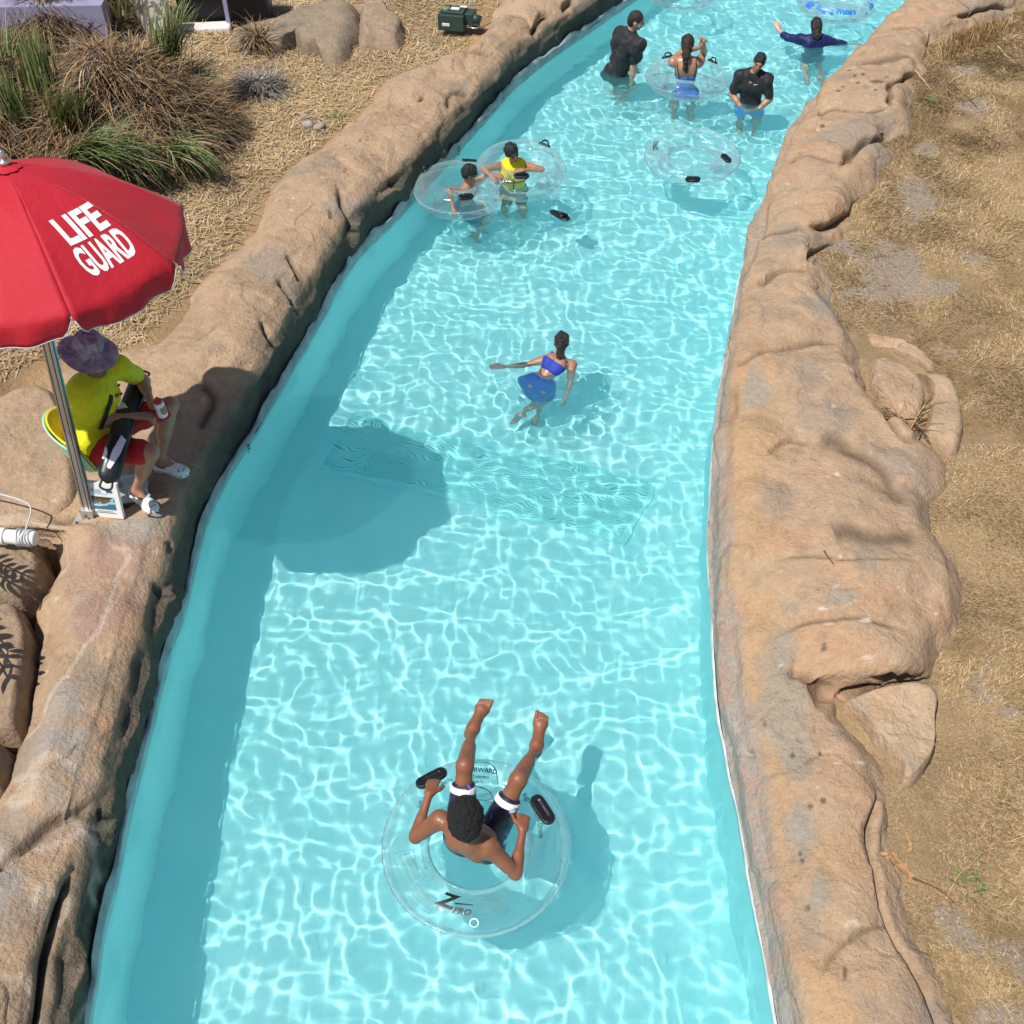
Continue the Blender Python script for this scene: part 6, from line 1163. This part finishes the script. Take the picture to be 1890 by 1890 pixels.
# loose straw on the left bank
poly = [(-30, 760), (60, 690), (250, 650), (330, 565), (440, 450), (500, 340), (580, 280), (612, 248), (680, 195), (712, 146), (775, 135), (845, 102), (900, 40), (925, 0), (960, -40), (-30, -40)]
V, g = field('straw', poly, GL, 46000, None, None, 41, left_z); d = np.linalg.norm(V[:, :2], axis=1); keep = (fbm(V, .9, 800, 3) > -.75*g.random(len(V))-.05) | (V[:, 1] < 9); V = V[keep]; d = d[keep]; n = len(V); a = g.uniform(0, 2*np.pi, n)+1.2*vnoise(V, 1.5, 805); V[:, 2] += g.uniform(.004, .030, n)
STRAW = np.array([[.62, .46, .24], [.55, .39, .19], [.70, .56, .33], [.46, .31, .15], [.40, .28, .16], [.60, .50, .34]]); cc = STRAW[g.integers(0, 6, n)]*g.uniform(.65, 1.12, n)[:, None]; cc *= (1+.25*fbm(V, 1.2, 810, 2))[:, None].clip(.5, 1.3)
stuff(tag(blades('straw', V, np.stack([np.cos(a), np.sin(a), g.normal(.05, .16, n)], 1), g.uniform(.05, .22, n), g.uniform(.004, .009, n)*(1+d*.02), g.uniform(-.1, .5, n), cc, M['blade'], None, 2), 'loose golden straw strewn over the ground behind the rocks', 'straw'))
# dry lawn on the right bank
poly = [(1790, 1930), (1755, 1810), (1718, 1718), (1684, 1622), (1672, 1518), (1672, 1450), (1694, 1442), (1738, 1390), (1737, 1297), (1722, 1256), (1743, 1226), (1794, 1157), (1803, 1097), (1766, 1031), (1735, 990), (1716, 935), (1741, 901), (1744, 857), (1782, 768), (1774, 724), (1728, 676), (1681, 644), (1576, 606), (1535, 559), (1547, 520), (1519, 482), (1538, 457), (1583, 412), (1599, 368), (1631, 330), (1654, 299), (1652, 267), (1684, 254), (1694, 230), (1691, 204), (1699, 159), (1718, 135), (1734, 87), (1781, 63), (1855, 40), (1900, 15), (1990, 0), (2050, 500), (2050, 1930)]
lawn_poly = [(u-26 if u < 1880 else u, v) for u, v in poly]
V, g = field('lawn', lawn_poly, GR, 450000, None, None, 42, right_z); bm_ = bare_mask(V); d = V[:, 1]; keep = (g.random(len(V)) > bm_*.88) & (g.random(len(V)) < np.interp(d, [2, 6, 10, 16], [1, .75, .55, .42])); V = V[keep]; n = len(V); d = V[:, 1]
hgt = (.75+.55*fbm(V, 2.2, 820, 3)).clip(.25, 1.8); a = 2.5*fbm(V, 1.1, 825, 2)*2+g.normal(0, .9, n); tint = fbm(V, 1.6, 830, 3); LAWN = np.array([[.45, .305, .15], [.39, .26, .125], [.53, .385, .21], [.30, .195, .09], [.62, .48, .28]]); cc = LAWN[g.integers(0, 5, n)]*g.uniform(.5, 1.1, n)[:, None]; dk = sstep(.0, .6, tint+.3*fbm(V, 5, 835, 2))[:, None]; cc = cc*(1-dk*.78)+np.array([.22, .148, .070])*dk*.78; V[:, 2] -= .004
stuff(tag(blades('lawn', V, np.stack([np.cos(a), np.sin(a), g.uniform(.15, 1.1, n)], 1), g.uniform(.03, .085, n)*hgt*np.interp(d, [2, 8, 16], [1, 1.2, 1.5]), g.uniform(.0028, .0052, n)*np.interp(d, [2, 8, 16], [1, 1.5, 2.2]), g.uniform(.3, 1.6, n), cc, M['blade'], None, 2), 'short parched brown lawn beyond the rock edge', 'lawn'))
# taller tufts along the rock's outer edge
V, g = field('edge', [(1735, 87), (1790, 60), (1855, 42), (1890, 60), (1800, 95), (1740, 120)], GR, 900, None, None, 43, right_z); n = len(V); stuff(tag(blades('edge_grass', V, np.stack([g.normal(-.3, .3, n), g.normal(-.3, .3, n), np.ones(n)], 1), g.uniform(.08, .26, n), np.full(n, .008), g.uniform(.3, 1.2, n), LAWN[g.integers(0, 5, n)]*1.1, M['blade'], None, 3), 'pale tall dry grass along the top of the rock edge', 'grass'))
# gravel in the bare patches and pebbles along the edges
def pebbles(name, V, size, cols, g, label, cat):
    n = len(V); ico = np.array([[0, 0, 1], [.9, 0, .3], [.28, .85, .3], [-.72, .53, .3], [-.72, -.53, .3], [.28, -.85, .3], [0, 0, -.6]]); F0 = np.array([[0, 1, 2], [0, 2, 3], [0, 3, 4], [0, 4, 5], [0, 5, 1], [6, 2, 1], [6, 3, 2], [6, 4, 3], [6, 5, 4], [6, 1, 5]]); A = V[:, None, :]+ico[None]*size[:, None, None]*g.uniform(.6, 1.3, (n, 7, 1))*np.array([1, 1, .6])
    return stuff(tag(mesh_np(name, A.reshape(-1, 3), (F0[None]+np.arange(n)[:, None, None]*7).reshape(-1, 3), M['blade'], None, False, col=np.repeat(cols, 7, 0)), label, cat))
V, g = field('gr', poly, GR, 40000, None, None, 44, right_z); bm_ = bare_mask(V); V = V[(bm_ > .4) & (g.random(len(V)) < .75)]; n = len(V); pebbles('gravel', V, g.uniform(.003, .013, n), np.array([[.29, .245, .20]])*g.uniform(.6, 1.35, n)[:, None], g, 'grey gravel showing in bare patches of the lawn', 'gravel')
# things lying about: twigs, leaves, stones
def stick(px, z, r, label, c, name='straw_stalk'):
    P = catmull([on_bank(*q) for q in px], 5); P[:, 2] += r+.004; V, F = tube_np(P, np.linspace(r, r*.5, len(P)), 6); o = mesh_np(name, V, F, M['stalk'] if c is None else c, None); tag(o, label, 'stalk')
M['stalk'] = mat_plain('pale_stalk', (.50, .37, .20), .7, var=.2); M['twig'] = mat_plain('brown_twig', (.10, .045, .025), .7, var=.3)
stick([(1664, 103), (1690, 133), (1712, 160), (1731, 181)], .50, .009, 'long pale stalk lying from the rock edge onto the lawn', None); stick([(1760, 161), (1781, 178), (1802, 199)], .29, .010, 'short brown stalk on the lawn pointing at a bare patch', M['twig']); stick([(1839, 85), (1855, 103), (1876, 121)], .30, .010, 'pale stalk near the upper corner of the lawn', None); stick([(1520, 1018), (1528, 1030), (1537, 1042)], .50, .007, 'small dark twig lying on the broad rock', M['twig'], 'twig'); stick([(1684, 1622), (1730, 1642), (1762, 1668)], .26, .006, 'thin brown twig across the lawn by the dry leaves', M['twig'], 'twig')
stick([(1745, 1660), (1770, 1615), (1800, 1590)], .27, .004, 'straight pale stalk on the lawn above the green weed', None)
g = np.random.default_rng(51); M['dead_leaf'] = mat_plain('dead_leaf', (.34, .19, .085), .7, var=.3)
for i, (u, v) in enumerate([(1628, 1577), (1636, 1583), (1645, 1588), (1652, 1584), (1657, 1592), (1660, 1600), (1668, 1604), (1674, 1612), (1678, 1622), (1681, 1630), (1673, 1545), (1679, 1560), (1676, 1572)]):
    p = on_bank(u, v)+V3((0, 0, -.002)); a0 = g.uniform(0, 6.28); t = np.linspace(-1, 1, 7); L_ = g.uniform(.026, .048); V = []
    for q in t:
        w = .36*L_*(1-q*q)**.7+.0005; dx_, dy_ = math.cos(a0), math.sin(a0); V += [p+V3((dx_*q*L_-dy_*w, dy_*q*L_+dx_*w, .010+.006*q)), p+V3((dx_*q*L_, dy_*q*L_, .003+.006*q)), p+V3((dx_*q*L_+dy_*w, dy_*q*L_-dx_*w, .012+.004*q))]
    o = mesh_np('dead_leaf', np.array(V), grid_faces(7, 3), M['dead_leaf'], None); tag(o, 'curled brown leaf in the line of dead leaves at the rock crack', 'leaf', 'dead leaves in the crack')
M['stone'] = mat_plain('grey_stone', (.30, .27, .24), .8, var=.2, bump=[(30., .006)])
for u, v, r in ((562, 214, .05), (568, 231, .075), (588, 235, .065)):
    p = at(u, v, GL+.04); V, F = ball_np(p, (r, r*.8, r*.6), frame((1, g.normal(0, .5), 0)), 12, 18); V += .012*fbm(V, 14, 900, 2)[:, None]; o = mesh_np('stone', V, F, M['stone'], None); tag(o, {562: 'small flat grey stone farthest up beside the straw', 568: 'round tan stone next to the rock edge, left of its twin', 588: 'brownish round stone touching the rock edge'}[u], 'stone')
# weeds
for i, (u, v, z, m, lb) in enumerate(((1790, 1630, .25, 22, 'small green weed on the lawn near the straight stalk'), (620, 215, .42, 60, 'low green weed patch beside the spotted rock'), (1720, 185, .27, 40, 'green grass sprig at the stalk by the upper rock'))):
    gq = np.random.default_rng(60+i); b = at(u, v, z)+gq.normal(0, .05, (m, 3))*np.array([1, 1, 0]); o = blades('weed', b, np.stack([gq.normal(0, 1, m), gq.normal(0, 1, m), gq.uniform(.1, .8, m)], 1), gq.uniform(.05, .13, m), np.full(m, .006), gq.uniform(.3, 1., m), GRN[gq.integers(0, 4, m)]*1.1, M['green_blade'], None, 3); tag(o, lb, 'weed')
# leafy branch beyond the left edge: its leaf shadows lie on the boulders
sh = thing('shrub', 'leafy shrub at the left edge whose leaf shadows fall on the boulders', 'shrub', (-4.75, 5.0, .3)); M['shrub_leaf'] = mat_plain('dark_green_leaf', (.05, .09, .03), .5, var=.2); gq = np.random.default_rng(77)
V, F = tube_np([(-4.75, 5.0, .2), (-4.7, 5.0, .8), (-4.6, 5.0, 1.2)], [.05, .035, .02], 8); mesh_np('stem', V, F, M['twig'], sh)
for tgt, zt in ((at(52, 1064, .5), 1.15), (at(45, 1090, .5), 1.05), (at(30, 1232, .5), 1.10), (at(24, 1205, .5), 1.25), (at(18, 1250, .5), .95)):
    k = (zt-.5)/math.tan(SUN_EL); e = V3((tgt[0]-k*math.cos(SUN_AZ), tgt[1]-k*math.sin(SUN_AZ), zt)); b = V3((-4.65, 5.0, 1.1)); C = catmull([b, (b+e)/2+V3((0, 0, .15)), e], 8); V, F = tube_np(C, .008, 6); br_ = mesh_np('branch', V, F, M['twig'], sh); parts = []
    for q in range(3, len(C)):
        T_ = unit(C[q]-C[q-1])
        for s_ in (-1, 1):
            dv = unit(T_*.8+s_*np.cross(T_, (0, 0, 1))*.7+V3((0, 0, gq.normal(0, .15)))); L_ = .13; sd = unit(np.cross(dv, (0, 0, 1))); t = np.linspace(0, 1, 6); V = []
            for x in t: w = .018*math.sin(math.pi*min(x*.95+.03, 1)); V += [C[q]+dv*L_*x-sd*w, C[q]+dv*L_*x+sd*w]
            parts.append((np.array(V), grid_faces(6, 2)))
    V, F = join(parts); stuff(mesh_np('leaves', V, F, M['shrub_leaf'], br_, False))
print('tris', sum(len(o.data.polygons)*2 for o in bpy.data.objects if o.type == 'MESH'), 'time', time.time()-T0)
